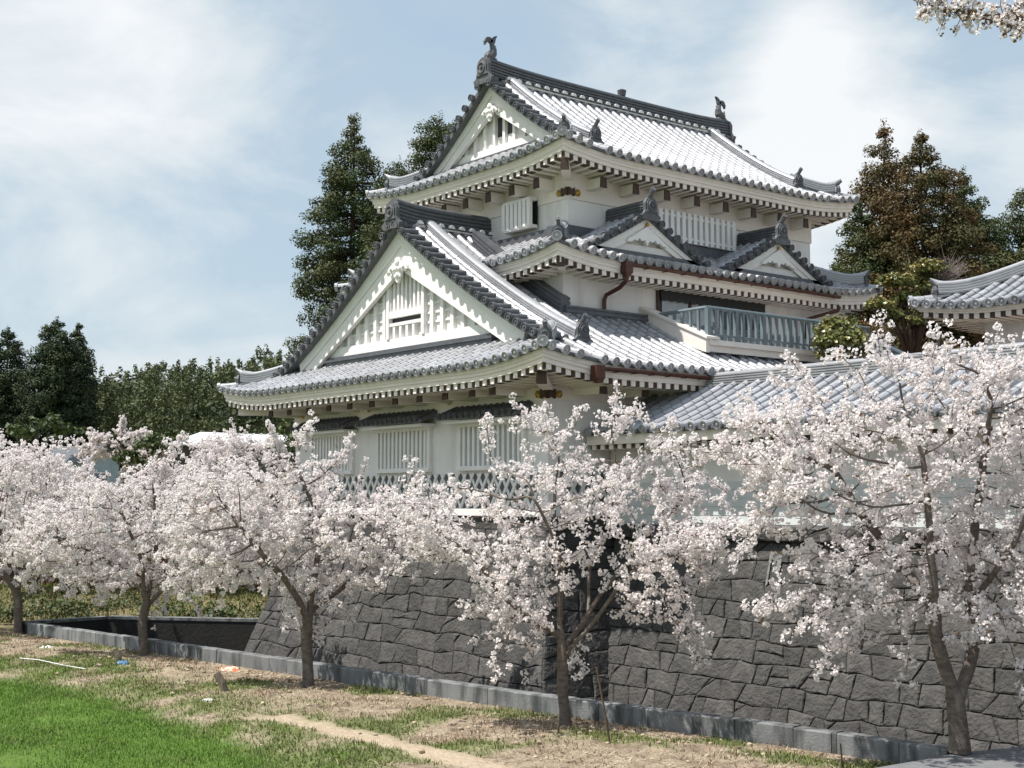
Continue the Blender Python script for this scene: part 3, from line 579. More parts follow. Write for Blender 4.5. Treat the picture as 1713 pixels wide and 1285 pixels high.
for i, y in enumerate(np.arange(BY0 + .05, BY1, .235)):
    w_ = .034 if i % 4 else .05; rl.box((xr - w_, y - w_, 7.2), (xr + w_, y + w_, 7.92))
for x in np.arange(-1.3, xr - .1, .25): rl.box((x - .03, BY0 + .02, 7.2), (x + .03, BY0 + .08, 7.92))
rl.build('balcony_railing', M['rail'], bal)
# small gables (facing +x) on the middle roof
def dormer(yc, half=2.08, xf=-.86, xb=-2.35, zf=9.16, zr=10.22):
    bed = MB(); rolls = MB(); vt = MB()
    def S(s_, t, x, dz=0.):                    # t = 0 foot .. 1 ridge
        t = np.asarray(t, float); z = zf + (zr - zf) * (.86 * t + .14 * t * t); return np.stack([np.broadcast_to(x, t.shape) * 1., yc + s_ * half * (1 - t), z + dz], -1)
    t = np.linspace(0, 1, 12)
    for s_ in (-1, 1):
        bed.grid(np.stack([S(s_, t, x) for x in np.linspace(xf, xb, 5)], 1)); e = S(s_, t, xf); e2 = e.copy(); e2[:, 2] -= .1; bed.grid(np.stack([e, e2], 1)); e3 = e2.copy(); e3[:, 0] -= .4; bed.grid(np.stack([e2, e3], 1))
        for x in np.arange(xf - .62, xb + .1, -.27): half_roll(rolls, S(s_, t, x), np.array([1., 0, 0]), .08)
        half_roll(rolls, S(s_, t, xf - .36, .02), np.array([1., 0, 0]), .095)
        n = 8
        for i in range(n):
            tt = .08 + .86 * i / (n - 1); p = S(s_, tt, xf); q = S(s_, tt + .02, xf) - p; half_roll(vt, [p + [.05, 0, 0], p - [.34, 0, -.02]], q / np.linalg.norm(q), .075, 2.)
    o = bed.build('dormer_gable', M['tiledark'], T); rolls.build('cover_tiles', M['tile'], o); vt.build('verge_tiles', M['ornament'], o)
    rm = MB(); x = np.linspace(xf + .02, xb, 6); ridge_loft(rm, np.array([(q, yc, zr - .03) for q in x]), np.array([0, 1., 0]), .32, .36, 4); rm.build('dormer_ridge', M['tiledark'], o)
    om = MB(); oni_tile(om, (xf + .06, yc, zr - .12), (1, 0), .78); om.build('ridge_end_tile', M['ornament'], o)
    bb = MB(); tb = np.linspace(.1, 1, 10)
    for s_ in (-1, 1):
        a = S(s_, tb, xf - .05, -.11); c = a.copy(); c[:, 2] -= .20 + .12 * tb; m_ = (a + c) / 2
        for A, B, f, th in ((a, m_, 0, .10), (m_, c, .03, .07)):
            fv = np.array([-f, 0, 0]); tv = np.array([-th, 0, 0]); bb.grid(np.stack([A + fv, B + fv, B + fv + tv, A + fv + tv], 1), cv=True)
    bb.build('dormer_bargeboard', M['trim'], o)
    gw_ = MB(); a = S(-1, tb, xf - .22, -.12); c = S(1, tb, xf - .22, -.12)[::-1]; gw_.prism(np.vstack([a, c[1:]]), (-.1, 0, 0)); gw_.build('dormer_wall', M['plaster'], o)
    sb = MB(); sb.box((xf - .22, yc - half * .74, zf + .16), (xf - .15, yc + half * .74, zf + .32)); sb.build('dormer_sill', M['trim'], o)
    sb = MB(); sb.box((xf - .34, yc - half * .85, zf - .12), (xf - .05, yc + half * .85, zf + .14)); sb.build('dormer_foot_flashing', M['tiledark'], o)
    mb = MB(); u = np.array([0, 1., 0]); z = np.array([0, 0, 1.]); c = np.array([xf - .02, yc, zr - .42])
    ol = [(0, .18), (.08, .1), (.2, .04), (.5, -.14), (.78, -.3), (.8, -.38), (.62, -.36), (.5, -.28), (.42, -.32), (.32, -.22), (.22, -.3), (.1, -.26), (0, -.42)]; ol = ol + [(-a_, b_) for a_, b_ in ol[-2:0:-1]]
    mb.prism(np.array([c + a_ * u * .8 + b_ * z * .8 for a_, b_ in ol]), (-.08, 0, 0)); mb.build('gable_pendant', M['trim'], o)
    g = MB(); g.tube([c + [-.02, 0, .16], c + [.03, 0, .16]], [.05, .04], 6); g.build('gilded_stud', M['gold'], o)
dormer(3.78); dormer(8.42)
# storey 3 -----------------------------------------------------------
R3 = Roof(-9.25, -1.25, 1.5, 12.2, 11.6, 2.66, .28, 1.0, .22, 2.4)
w = MB(); w.box((-8.35, 2.45, 9.2), (-2.15, 11.25, 11.5)); w.build('wall', M['plaster'], T)
w = MB(); w.box((-8.38, 2.415, 10.62), (-2.115, 11.28, 11.45)); w.build('wall_band', M['eave'], T)
irimoya(R3, 1.55, 2.42, 'top roof with a fish ornament at each end of its ridge', .50, .44, True, False, kud=(.72, .75, .60))
R3.eaves(T, 'RLFB', .25, .26)
for x in np.arange(-8.2, -2.6, .92): beam_end((x, 2.45, 11.0), (0, -1), (.10, .12), .5)
for y in np.arange(3.1, 11.2, 1.05): beam_end((-2.15, y, 11.0), (1, 0), (.10, .12), .5)
beam_end((-2.17, 2.47, 11.18), (1, -1), (.10, .13), 1.05)
corner_badge(-2.115, 2.415, 10.78)
GY3 = 2.84; gw3 = gable_wall(R3, GY3, 1.5, -1, 12.2)
gable(T, R3, GY3, 2.42, -1, 1.5, .42, .70, 1.)
pendant(T, (-5.25, 2.58, 13.46), (0, -1), .54)
b = MB(); b.box((-7.4, GY3 - .09, 12.36), (-3.1, GY3, 12.56)); b.build('gable_sill', M['trim'], gw3)
b = MB(); b.box((-7.4, GY3 - .2, 12.29), (-3.1, GY3 - .02, 12.34)); b.build('gable_flashing', M['tiledark'], gw3)
b = MB()
for x in np.arange(-6.95, -3.4, .40): 
    z1 = R3.z0 + R3.rise * (1 - abs(x + 5.25) / R3.W) - .62
    if z1 > 12.65: b = MB(); b.box((x - .05, GY3 - .08, 12.56), (x + .05, GY3, z1)); b.build('gable_batten', M['trim'], gw3)
for x in (-5.35, -4.95):
    b = MB(); b.box((x + .08, GY3 - .012, 12.8), (x + .30, GY3 - .002, 13.3)); b.build('gable_opening', M['dark'], gw3)
# barred windows of the top storey
f = MB(); f.box((-4.25, 2.17, 10.08), (-3.2, 2.40, 10.16)); f.box((-4.25, 2.17, 10.74), (-3.2, 2.40, 10.82)); f.box((-4.25, 2.2, 10.16), (-4.2, 2.40, 10.74)); wf = f.build('window', M['trim'], T)
bars(-4.2, -3.25, 2.24, 10.12, 10.78, 6, .11, 'x', .09).build('window_bars', M['trim'], wf)
b = MB(); b.box((-4.2, 2.40, 10.14), (-3.2, 2.41, 10.76)); b.build('window_recess', M['dark'], wf)
f = MB(); f.box((-2.16, 5.2, 10.02), (-2.09, 7.95, 10.69)); f.box((-2.09, 5.2, 10.06), (-1.93, 7.95, 10.12)); f.box((-2.09, 5.2, 10.60), (-1.93, 7.95, 10.66)); wf = f.build('window', M['trim'], T)
bars(5.25, 7.9, -2.0, 9.98, 10.74, 13, .12, 'y', .10).build('window_bars', M['trim'], wf)
# ------------------------------------------------------------------ dry stone walls
def clip_poly(poly, n, c):
    out = []; k = len(poly)
    for i in range(k):
        a, b = poly[i], poly[(i + 1) % k]; da, db = n[0] * a[0] + n[1] * a[1] - c, n[0] * b[0] + n[1] * b[1] - c
        if da <= 0: out.append(a)
        if (da < 0) != (db < 0) and abs(da - db) > 1e-9: t = da / (da - db); out.append((a[0] + t * (b[0] - a[0]), a[1] + t * (b[1] - a[1])))
    return out
def fitted_stones(mb, u0, u1, v0, v1, fn, seed, sw=.50, sh=.37):
    """fitted polygonal stones over a wall face; fn(u, v, out) -> point in space"""
    rnd = random.Random(seed); rows = max(1, int(round((v1 - v0) / sh))); hh = (v1 - v0) / rows; bnd = []
    for r in range(rows + 1):                       # bent bed joints between the courses
        k = [u0 - .5]; 
        while k[-1] < u1 + .5: k.append(k[-1] + rnd.uniform(.28, .75))
        dv = [0. if r in (0, rows) else rnd.uniform(-.20, .20) * hh * rnd.choice((.25, .5, .7, 1.)) for _ in k]; bnd.append((np.array(k), v0 + r * hh + np.array(dv)))
    cells = []
    def edge(r, a, b): k, v = bnd[r]; m = (k > a + .05) & (k < b - .05); return [(a, float(np.interp(a, k, v)))] + list(zip(k[m], v[m])) + [(b, float(np.interp(b, k, v)))]
    for r in range(rows):
        u = u0; ub, ut = u0, u0
        while u < u1 - .01:
            w = sw * rnd.choice((.6, .75, .9, 1., 1.15, 1.4, 1.8)) * rnd.uniform(.9, 1.1); u = u + w
            if u1 - u < .3 * sw: u = u1
            sl = rnd.uniform(-.07, .07) * (2.2 if rnd.random() < .15 else 1.); nb, nt = (u, u) if u >= u1 else (u + sl, u - sl)
            poly = edge(r, ub, nb) + edge(r + 1, ut, nt)[::-1]
            t = rnd.random()
            if t < .10 and nb - ub > .45:            # two shallow stones, one over the other
                f = rnd.uniform(.4, .6); L = [ub + (ut - ub) * f, None]; va = np.interp(ub, *bnd[r]) * (1 - f) + np.interp(ut, *bnd[r + 1]) * f; vb = np.interp(nb, *bnd[r]) * (1 - f) + np.interp(nt, *bnd[r + 1]) * f; xb = nb + (nt - nb) * f
                cells.append(edge(r, ub, nb) + [(xb, vb), (L[0], va)]); cells.append([(L[0], va), (xb, vb)] + edge(r + 1, ut, nt)[::-1])
            elif t < .20 and nb - ub > .4:           # a corner broken off and filled with a small stone
                f = rnd.uniform(.3, .45); e0 = edge(r + 1, ut, nt); tp = (ut + (nt - ut) * f, float(np.interp(ut + (nt - ut) * f, *bnd[r + 1]))); lf = (ub + (ut - ub) * .45, float(np.interp(ub, *bnd[r])) * .55 + float(np.interp(ut, *bnd[r + 1])) * .45)
                cells.append([lf, tp] + [q for q in e0[::-1] if q[0] < tp[0] - .03]); cells.append(edge(r, ub, nb) + [q for q in e0[::-1] if q[0] > tp[0] + .03] + [tp, lf])
            else: cells.append(poly)
            ub, ut = nb, nt
    for poly in cells:
        if len(poly) < 3: continue
        P = np.array(poly); keep = [0]
        for t in range(1, len(P)):
            if np.linalg.norm(P[t] - P[keep[-1]]) > .05: keep.append(t)
        P = P[keep]
        if len(P) < 3: continue
        # denser, wobbly outline
        D = []
        for t in range(len(P)):
            a, b = P[t], P[(t + 1) % len(P)]; L = np.linalg.norm(b - a); k = max(1, int(L / .13))
            for s_ in range(k): D.append(a + (b - a) * s_ / k + (np.array([rnd.uniform(-.011, .011), rnd.uniform(-.011, .011)]) if s_ else 0))
        P = np.array(D); c = P.mean(0); k = len(P); tilt = (rnd.uniform(-.06, .06), rnd.uniform(-.06, .06)); base = rnd.uniform(.0, .024)
        def ring(shr, out):
            d = P - c; L = np.linalg.norm(d, axis=1)[:, None]; Q = c + d * np.maximum(1 - shr / L, .05)
            return [fn(x, y, out + (tilt[0] * (x - c[0]) + tilt[1] * (y - c[1])) * (out > 0) + (rnd.uniform(-.007, .007) if out > 0 else 0)) for x, y in Q]
        rings = np.array([ring(.004, -.06), ring(.007, base - .010), ring(.019, base + .008), ring(.05, base + .016), ring(.12, base + .020)])
        n0 = mb.n; mb.grid(rings, cv=True); cc = fn(c[0], c[1], base + .022); mb.add([cc], []); ci = mb.n - 1; i_ = np.arange(k); mb.f.append(np.stack([n0 + 4 * k + i_, n0 + 4 * k + (i_ + 1) % k, np.full(k, ci)], -1))
BAT = .25; BXL = -10.2; BXR = -.04; YW = 1.70; ZB = -1.5
def bt(z, top): return BAT * (top - z) + .012 * (top - z) ** 2
SB = thing('stone_rampart', (-5., 2., -1.5), 'dark stone base with battered faces and a sharp corner under the castle tower', 'stone wall')
mb = MB(); jb = MB()
fF = lambda u, v, o: np.array([u, -bt(v, 3.) - o, v])
# front face is wider at the foot: stretch u with the batter
def front(u, v, o):
    e = bt(v, 3.); t = (u - BXL) / (BXR - BXL); return np.array([BXL - e + t * (BXR - BXL + 2 * e), -e - o, v])
def rightf(u, v, o): e = bt(v, 3.); return np.array([BXR + e + o, -e + u * (14. + e) / 14., v])
def leftf(u, v, o): e = bt(v, 3.); return np.array([BXL - e - o, -e + u * (14. + e) / 14., v])
fitted_stones(mb, BXL, BXR, ZB, 3., front, 3); fitted_stones(mb, 0., 2.6, ZB, 3., rightf, 5, .75, .42); fitted_stones(mb, 0, 14, ZB, 3., leftf, 6)
st_ = mb.build('stones', M['stone'], SB)
for f, a, b in ((front, BXL, BXR), (rightf, 0., 14.), (leftf, 0., 14.)):
    jb.grid(np.array([[f(u, v, -.045) for v in np.linspace(ZB, 3., 8)] for u in (a, b)]))
jb.add([(BXL, 0, 2.99), (BXR, 0, 2.99), (BXR, 14, 2.99), (BXL, 14, 2.99)], [[(0, 1, 2, 3)]]); jb.build('joint_backing', M['joint'], SB)
# lower rampart on the right, with a projecting cap course
SW = thing('stone_rampart', (10., 1.7, -1.5), 'long dark stone rampart carrying the white tile roofed wall', 'stone wall')
mb = MB(); jb = MB(); RX1 = 30.
def ramp(u, v, o): return np.array([u, YW - bt(v, 2.84) - o, v])
fitted_stones(mb, .2, RX1, ZB, 2.84, ramp, 9, .50, .37)
mb.build('stones', M['stone'], SW); jb.grid(np.array([[ramp(u, v, -.045) for v in np.linspace(ZB, 2.84, 8)] for u in (.2, RX1)])); jb.build('joint_backing', M['joint'], SW)
cb = MB(); fitted_stones(cb, .02, RX1, 2.86, 3.13, lambda u, v, o: np.array([u, YW - .15 - o, v]), 12, .62, .30); cb.box((.02, YW - .13, 2.85), (RX1, YW + .4, 3.12)); cb.build('cap_course', M['stone'], SW)
mm = mat('pale_mortar', (.27, .28, .275), .9, (.11, .112, .11), 9., 6, (.3, .7), .3, 20.)
for (x, z0, z1, w_) in ((4.50, 2.05, 2.62, .05), (4.72, 2.3, 2.62, .10), (3.05, 2.4, 2.75, .045), (3.72, 2.45, 2.8, .035), (5.15, 2.3, 2.7, .05)):
    mk = MB(); mk.prism([ramp(x - w_ * .5, z0, .045), ramp(x + w_ * .42, z0 + .02, .045), ramp(x + w_ * .5, z1 - .02, .045), ramp(x - w_ * .44, z1, .045)], (0, -.012, 0)); mk.build('mortar_patch', mm, SW)
# ------------------------------------------------------------------ white wall with a tiled roof
CW = thing('roofed_wall', (10., 3.4, 3.1), 'long white plastered wall with a blue grey tiled roof running right from the tower', 'wall')
CX1 = 30.
b = MB(); b.box((.05, YW, 3.12), (CX1, 5.1, 5.0)); wl = b.build('wall', M['plaster'], CW)
b = MB()
for z in (3.16, 3.325, 3.49, 3.655, 3.82): b.hexa([(.1, YW - .02, z), (CX1, YW - .02, z), (CX1, YW, z), (.1, YW, z), (.1, YW - .012, z + .155), (CX1, YW - .012, z + .155), (CX1, YW, z + .155), (.1, YW, z + .155)])
b.build('weather_boards', mat('grey_white_board', (.62, .65, .65), .7, (.54, .57, .57), 2., 6, (.35, .7), .03, 9.), CW)
for x, nm in ((2.57, 0), (8.6, 0), (12., 0)):
    b = MB(); b.tube([(x, YW - .02, 4.38), (x, YW + .01, 4.38)], .17, 20); b.build('round_loophole', M['eave'], CW)
    b = MB(); b.tube([(x, YW - .024, 4.38), (x, YW - .016, 4.38)], .13, 18); b.build('loophole_shade_disc', mat('painted_hole_shade', (.5, .5, .47), .9), CW)  # flat disc, the shade of the hole is put into its colour
for x in (4.23, 6.4, 10.3):
    b = MB(); b.box((x - .18, YW - .012, 4.22), (x + .18, YW + .01, 4.56)); lo = b.build('square_loophole', M['trim'], CW); b = MB(); b.box((x + .05, YW - .016, 4.3), (x + .1, YW - .011, 4.5)); b.build('loophole_slot', M['dark'], lo)
R4 = Roof(-3, CX1 + 4, .95, 5.85, 5.02, 1.06, .16, .75, 0., 1.)
bed = MB(); rolls = MB()
def uR4(a): return R4.W2
R4.W = 2.45; R4.xR = CX1 + 40; R4.xL = -40
R4.slope(bed, rolls, 'F', .06, CX1, lambda a: 2.45, rows=8, pitch=.33, r=.085); R4.slope(bed, rolls, 'B', .06, CX1, lambda a: 2.45, rows=8, pitch=.6, r=.085)
ro = bed.build('roof', M['tiledark'], CW); rolls.build('cover_tiles', M['tile'], ro)
rg = MB(); p = np.array([(x, 3.4, 6.0) for x in np.linspace(1.42, CX1, 30)]); ridge_loft(rg, p, np.array([0, 1., 0]), .40, .32, 5); rg.build('main_ridge', M['tile'], ro)
fb = MB(); fb.box((.06, 1.02, 4.76), (CX1, 1.10, 4.95)); fb.box((.06, 1.10, 4.80), (CX1, YW, 4.86)); fb.build('eave_fascia', M['eave'], CW)
rb = MB(); gb = MB()
for x in np.arange(.2, CX1, .26): rb.box((x - .06, 1.09, 4.66), (x + .06, YW, 4.785)); 0
gb.box((.08, 1.12, 4.675), (CX1, 1.3, 4.79)); rb.build('rafters', M['eave'], CW); gb.build('rafter_gap_strip', M['wood'], CW)  # brown strip across the rafter gaps
# ------------------------------------------------------------------ gatehouse at the right edge
G = thing('gatehouse', (7.8, 11., 3.), 'smaller white building with a curled tiled roof corner at the right edge', 'gatehouse')
T0 = T; T = G
b = MB(); b.box((4.4, 9.1, 3.), (11.2, 14.4, 7.75)); b.build('wall', M['plaster'], G)
R5 = Roof(3.25, 12.4, 8., 15.5, 7.82, 2.6, .26, 1.1, .24, 2.2)
irimoya(R5, 2.2, 10.1, 'hipped tiled roof with a curled corner', .45, .4, False, True, kud=(.7, 1.9, .7)); R5.eaves(G, 'RLFB', .25, .12)
T = T0
# ------------------------------------------------------------------ ground, moat, kerb
KP = [(-15.98, -5.01), (3.19, -2.88), (8.68, -1.98), (10.4, -1.86)]
def kerbY(x):
    xs = [p[0] for p in KP]; ys = [p[1] for p in KP]
    return np.interp(x, xs, ys)
ML = atZ(180, 1033, .3)[:2]; MR = atZ(445, 1038, .3)[:2]
far = MR + (MR - ML) * 3
moat = [KP[0], KP[1], KP[2], (10.4, -1.86), (30., -1.4), (30., 1.5), (-10., 14.), tuple(MR), tuple(ML)]
outer = [(-900, -900), (900, -900), (900, 900), (-900, 900)]
inner = [(-60, -45), (40, -45), (40, -1.4), (30., -1.4), (30., 1.5), (-10., 14.), tuple(MR), tuple(ML), KP[0], (-60, -9.9)]
gv = [Vector((*p, 0)) for p in outer]; hv = [Vector((*p, 0)) for p in inner]
tri = geometry.tessellate_polygon([gv, hv]); allv = [(p.x, p.y, -.02) for p in gv + hv]
mb = MB(); mb.add(allv, [np.array(tri)])
def soil_mat(name, zones=True):
    m = bpy.data.materials.new(name); m.use_nodes = True; nt = m.node_tree; N = nt.nodes; L = nt.links; b = N['Principled BSDF']; b.inputs['Roughness'].default_value = .95; b.inputs['Specular IOR Level'].default_value = .15
    tc = N.new('ShaderNodeTexCoord')
    def nz(s, d=8, r=.62):
        n = N.new('ShaderNodeTexNoise'); n.inputs['Scale'].default_value = s; n.inputs['Detail'].default_value = d; n.inputs['Roughness'].default_value = r; L.new(tc.outputs['Object'], n.inputs['Vector']); return n.outputs[0]
    def ramp(src, p0, c0, p1, c1):
        r = N.new('ShaderNodeValToRGB'); r.color_ramp.elements[0].position = p0; r.color_ramp.elements[1].position = p1; r.color_ramp.elements[0].color = (*c0, 1); r.color_ramp.elements[1].color = (*c1, 1); L.new(src, r.inputs[0]); return r.outputs[0]
    def mix(f, a, b_):
        m_ = N.new('ShaderNodeMix'); m_.data_type = 'RGBA'; L.new(f, m_.inputs[0]); L.new(a, m_.inputs[6]); L.new(b_, m_.inputs[7]); return m_.outputs[2]
    soil = ramp(nz(3.5), .34, (.14, .105, .078), .66, (.40, .325, .235)); straw = ramp(nz(22., 6), .4, (.19, .145, .105), .6, (.50, .42, .31))
    cur = mix(ramp(nz(1.6), .42, (0, 0, 0), .6, (1, 1, 1)), soil, straw)
    if zones:
        for at, c0, c1 in (('sand', (.42, .33, .24), (.55, .45, .34)), ('grass', (.08, .14, .026), (.13, .21, .04))):
            a = N.new('ShaderNodeAttribute'); a.attribute_name = at; cur = mix(a.outputs['Fac'], cur, ramp(nz(9.), .35, c0, .65, c1))
    L.new(cur, b.inputs['Base Color']); bp = N.new('ShaderNodeBump'); bp.inputs['Strength'].default_value = .9; bp.inputs['Distance'].default_value = .06; L.new(nz(18., 8, .7), bp.inputs['Height']); L.new(bp.outputs[0], b.inputs['Normal']); return m
gm = soil_mat('meadow_soil', False)
gmeadow = mat('meadow_ground', (.13, .125, .06), .95, (.20, .165, .10), .5, 8, (.35, .65), .5, 6., 0, .1)
go = struct('ground', mb, gmeadow)
mb = MB(); mb.add([(x, y, -1.45) for x, y in [(-40, -12), (32, -12), (32, 20), (-40, 20)]], [[(0, 1, 2, 3)]]); struct('moat_floor', mb, mat('moat_mud', (.05, .046, .038), .7, (.085, .075, .05), 1.2, 7, bump=.3, bscale=8.))
mb = MB(); fw_ = [(30., -1.4)]
pts = [KP[0], tuple(ML), tuple(MR), (-10.8, 5.2)]
for a, b in zip(pts[:-1], pts[1:]):
    a = np.array(a); b = np.array(b); d = (b - a) / np.linalg.norm(b - a); n = np.array([-d[1], d[0]])
    mb.hexa([(*a, -1.5), (*b, -1.5), (*(b + n * .3), -1.5), (*(a + n * .3), -1.5), (*a, .25), (*b, .25), (*(b + n * .3), .25), (*(a + n * .3), .25)])
mo = struct('moat_wall', mb, mat('dark_moat_concrete', (.016, .015, .014), .85, (.008, .008, .008), 2., 7, (.3, .7), .3, 12., dirt=((.035, .034, .032), 3., .2, .6, .8, .6)))  # nearly black concrete with slightly paler streaks
mb = MB()
for a, b in zip(pts[:-1], pts[1:]):
    a = np.array(a); b = np.array(b); d = (b - a) / np.linalg.norm(b - a); n = np.array([-d[1], d[0]])
    mb.hexa([(*(a - n * .02), .254), (*(b - n * .02), .254), (*(b + n * .32), .254), (*(a + n * .32), .254), (*(a - n * .02), .33), (*(b - n * .02), .33), (*(b + n * .32), .33), (*(a + n * .32), .33)])
struct('moat_coping', mb, M['concrete'])
# kerb of single blocks along the near side of the moat
mb = MB(); rnd = random.Random(4)
for a, b in zip(KP[:-1], KP[1:]):
    a = np.array(a); b = np.array(b); L = np.linalg.norm(b - a); d = (b - a) / L; n = np.array([-d[1], d[0]]); s = 0.
    while s < L - .05:
        l = min(rnd.choice([1.0, 1.0, .62, 1.4]), L - s); p = a + d * (s + .006); q = a + d * (s + l - .006); h = .30 + rnd.uniform(-.008, .008); t = .24; ch = .02
        o = rnd.uniform(-.008, .008)
        mb.prism([(*(p + n * (o)), -1.5), (*(p + n * o), h - ch), (*(p + n * (o + ch)), h), (*(p + n * (t - ch)), h), (*(p + n * t), h - ch), (*(p + n * t), -1.5)], (*(q - p), 0)); s += l
struct('kerb', mb, M['concrete'])
# pavement slab bottom right
mb = MB(); A = atZ(1440, 1290, .24)[:2]; B_ = atZ(1522, 1276, .24)[:2]; C_ = atZ(1608, 1260, .24)[:2]; D_ = atZ(1718, 1249, .24)[:2]; E_ = np.array([16., 1.0]); F_ = np.array([18., -14.]); H_ = np.array([12., -9.])
poly = [A, B_, C_, D_, E_, F_, H_]; mb.prism([(*p, .0) for p in poly], (0, 0, .25)); struct('pavement', mb, M['asphalt'])
# terrace behind the walls
mb = MB(); mb.box((-9.9, 2.2, -1.), (-.4, 40, 2.95)); mb.box((-.4, 2.4, -1.), (40, 40, 3.0)); struct('terrace', mb, gm)
# soil bank and rice field in front of the kerb
GB = [atZ(x, y, -.12)[:2] for x, y in ((-250, 1085), (0, 1128), (150, 1150), (300, 1195), (420, 1240), (520, 1290), (640, 1400))]
gx = [p[0] for p in GB]; gy = [p[1] for p in GB]
SN = [atZ(x, y, -.05)[:2] for x, y in ((370, 1195), (470, 1205), (600, 1235), (720, 1262), (820, 1290), (980, 1380))]
sx = [p[0] for p in SN]; sy = [p[1] for p in SN]
def nzv(x, y, s, o=0.): return noise.fractal(Vector((x * s + o, y * s - o, o)), .9, 2.1, 4)
FL = [0.]
def field_edge(x): return float(np.interp(x, gx, gy)) if x > gx[0] else gy[0] + (x - gx[0]) * .12
def terr(x, y):
    ky = float(kerbY(x)) if x > KP[0][0] else KP[0][1] + (x - KP[0][0]) * .111
    d = ky - y; fe = field_edge(x); f = y - fe            # d: way in front of the kerb; f > 0: on the bank
    FL[0] = f
    z = -.02 + .05 * nzv(x, y, .8) + .035 * nzv(x, y, 2.6, 3.)
    z += .10 * math.exp(-((d - 1.6) / .9) ** 2)
    t = min(max((f + .5) / 1.3, 0), 1); z = z * (.25 + .75 * t) - .20 * (1 - t * t * (3 - 2 * t))
    if d < .5: z *= max(d, 0) / .5
    g = min(max((-f + .25 * nzv(x, y, 1.1, 5.)) / .5 + .2, 0), 1)
    sand = 0.
    if sx[0] - .5 < x < sx[-1]: 
        c = float(np.interp(x, sx, sy)); sand = min(max(1 - abs(y - c + .12 * nzv(x, y, 1.6, 9.)) / .42, 0) * 2.2, 1) * min(max((x - sx[0]) / 1.2, 0), 1)
    return z, g, sand
def weedy(x, y): return math.exp(-(max(FL[0] - .2, 0) / 1.15) ** 2) * (FL[0] > -.6) * min(max(.75 + 1.3 * nzv(x, y, .9, 15.), 0), 1) + min(max(nzv(x, y, .55, 21.) * 2. - .05, 0), .8)
xs = np.concatenate([np.linspace(-60, -26, 24)[:-1], np.arange(-26, 13.01, .15), np.linspace(13.2, 40, 16)]); ts = np.concatenate([np.linspace(0, 9.5, 80), np.linspace(9.9, 40, 16)])
P = np.zeros((len(xs), len(ts), 3)); GR = np.zeros((len(xs), len(ts))); SD = GR.copy()
for i, x in enumerate(xs):
    ky = float(kerbY(x)) if x > KP[0][0] else KP[0][1] + (x - KP[0][0]) * .111
    for j, t in enumerate(ts): y = ky + .02 - t; z, g, s_ = terr(x, y); P[i, j] = (x, y, z); GR[i, j] = max(g, .75 * weedy(x, y) * (x > -26)) * (1 - .9 * s_); SD[i, j] = s_
mb = MB(); mb.grid(P[:, ::-1]); bank = struct('soil_bank', mb, soil_mat('bank_soil'), True)
for nm, A_ in (('grass', GR), ('sand', SD)):
    at = bank.data.attributes.new(nm, 'FLOAT', 'POINT'); at.data.foreach_set('value', A_[:, ::-1].astype(np.float32).ravel())
# blades ------------------------------------------------------------
def blades(C, hmin, hmax, wdt, lean, rg):
    n = len(C); a = rg.uniform(0, 2 * np.pi, n); h = rg.uniform(hmin, hmax, n); l = rg.uniform(.1, lean, n) * h; b = a + rg.uniform(-.6, .6, n); w_ = wdt * rg.uniform(.6, 1.3, n)
    s = np.stack([np.cos(a), np.sin(a), 0 * a], 1) * w_[:, None]; d = np.stack([-np.sin(b), np.cos(b), 0 * b], 1)
    m_ = C + d * (l * .35)[:, None] + np.array([0, 0, 1.]) * (h * .6)[:, None]; t = C + d * l[:, None] + np.array([0, 0, 1.]) * h[:, None]
    V = np.stack([C - s, C + s, m_ + s * .7, m_ - s * .7, t], 1).reshape(-1, 3); k = np.arange(n)[:, None] * 5
    return V, [k + np.array([[0, 1, 2, 3]]), k + np.array([[3, 2, 4]])]
TI = {}
def scatter(n, box, keep):
    out = []
    X = rng.uniform(box[0], box[1], n); Y = rng.uniform(box[2], box[3], n)
    for x, y in zip(X, Y):
        v = np.array([x, y, 0]) - CAM; d = v @ FWD; r = v @ RGT
        if d < 13.5 or abs(r) > d * .42 + 3.5: continue
        ky = float(kerbY(x)) if x > KP[0][0] else KP[0][1] + (x - KP[0][0]) * .111
        if y > ky - .04: continue
        z, g, s_ = terr(x, y)
        if keep(x, y, g, s_, ky - y): out.append((x, y, z - .01))
    return np.array(out)
C = scatter(260000, (-26, 8, -14, -4), lambda x, y, g, s_, d: g > .3 and random.random() < (g * 1.1 - .1) * min(1, .95 + 1.2 * nzv(x, y, .5, 71.)))
mb = MB(); mb.add(*blades(C, .035, .10, .006, .9, rng)); o = mb.build('field_grass', M['grass']); tag(o, 'lush young green grass covering the field at lower left', 'grass', kind='stuff')
C = scatter(330000, (-26, 12, -13, -1.5), lambda x, y, g, s_, d: s_ < .5 and random.random() < weedy(x, y) * (1 - .6 * g))
mb = MB(); mb.add(*blades(C, .03, .095, .008, 1.3, rng)); o = mb.build('bank_weeds', M['weed']); tag(o, 'low green weeds growing in patches on the bare bank', 'weeds', kind='stuff')
C = scatter(200000, (-26, 12, -13, -1.5), lambda x, y, g, s_, d: g < .4 and s_ < .4 and random.random() < .08 + .5 * (nzv(x, y, .9, 33.) > 0.08) - .5 * weedy(x, y))
Cb = scatter(120000, (-26, 12, -13, -1.5), lambda x, y, g, s_, d: g < .3 and s_ < .3 and d < 3.2 and random.random() < .04 + min(max(nzv(x, y, .8, 51.) * 1.6 - .1, 0), .6))
mb = MB(); mb.add(*blades(Cb, .03, .13, .006, 1.8, rng)); o = mb.build('brown_weeds', M['drybrush']); tag(o, 'brown withered weeds standing in patches near the kerb', 'dead weeds', kind='stuff')
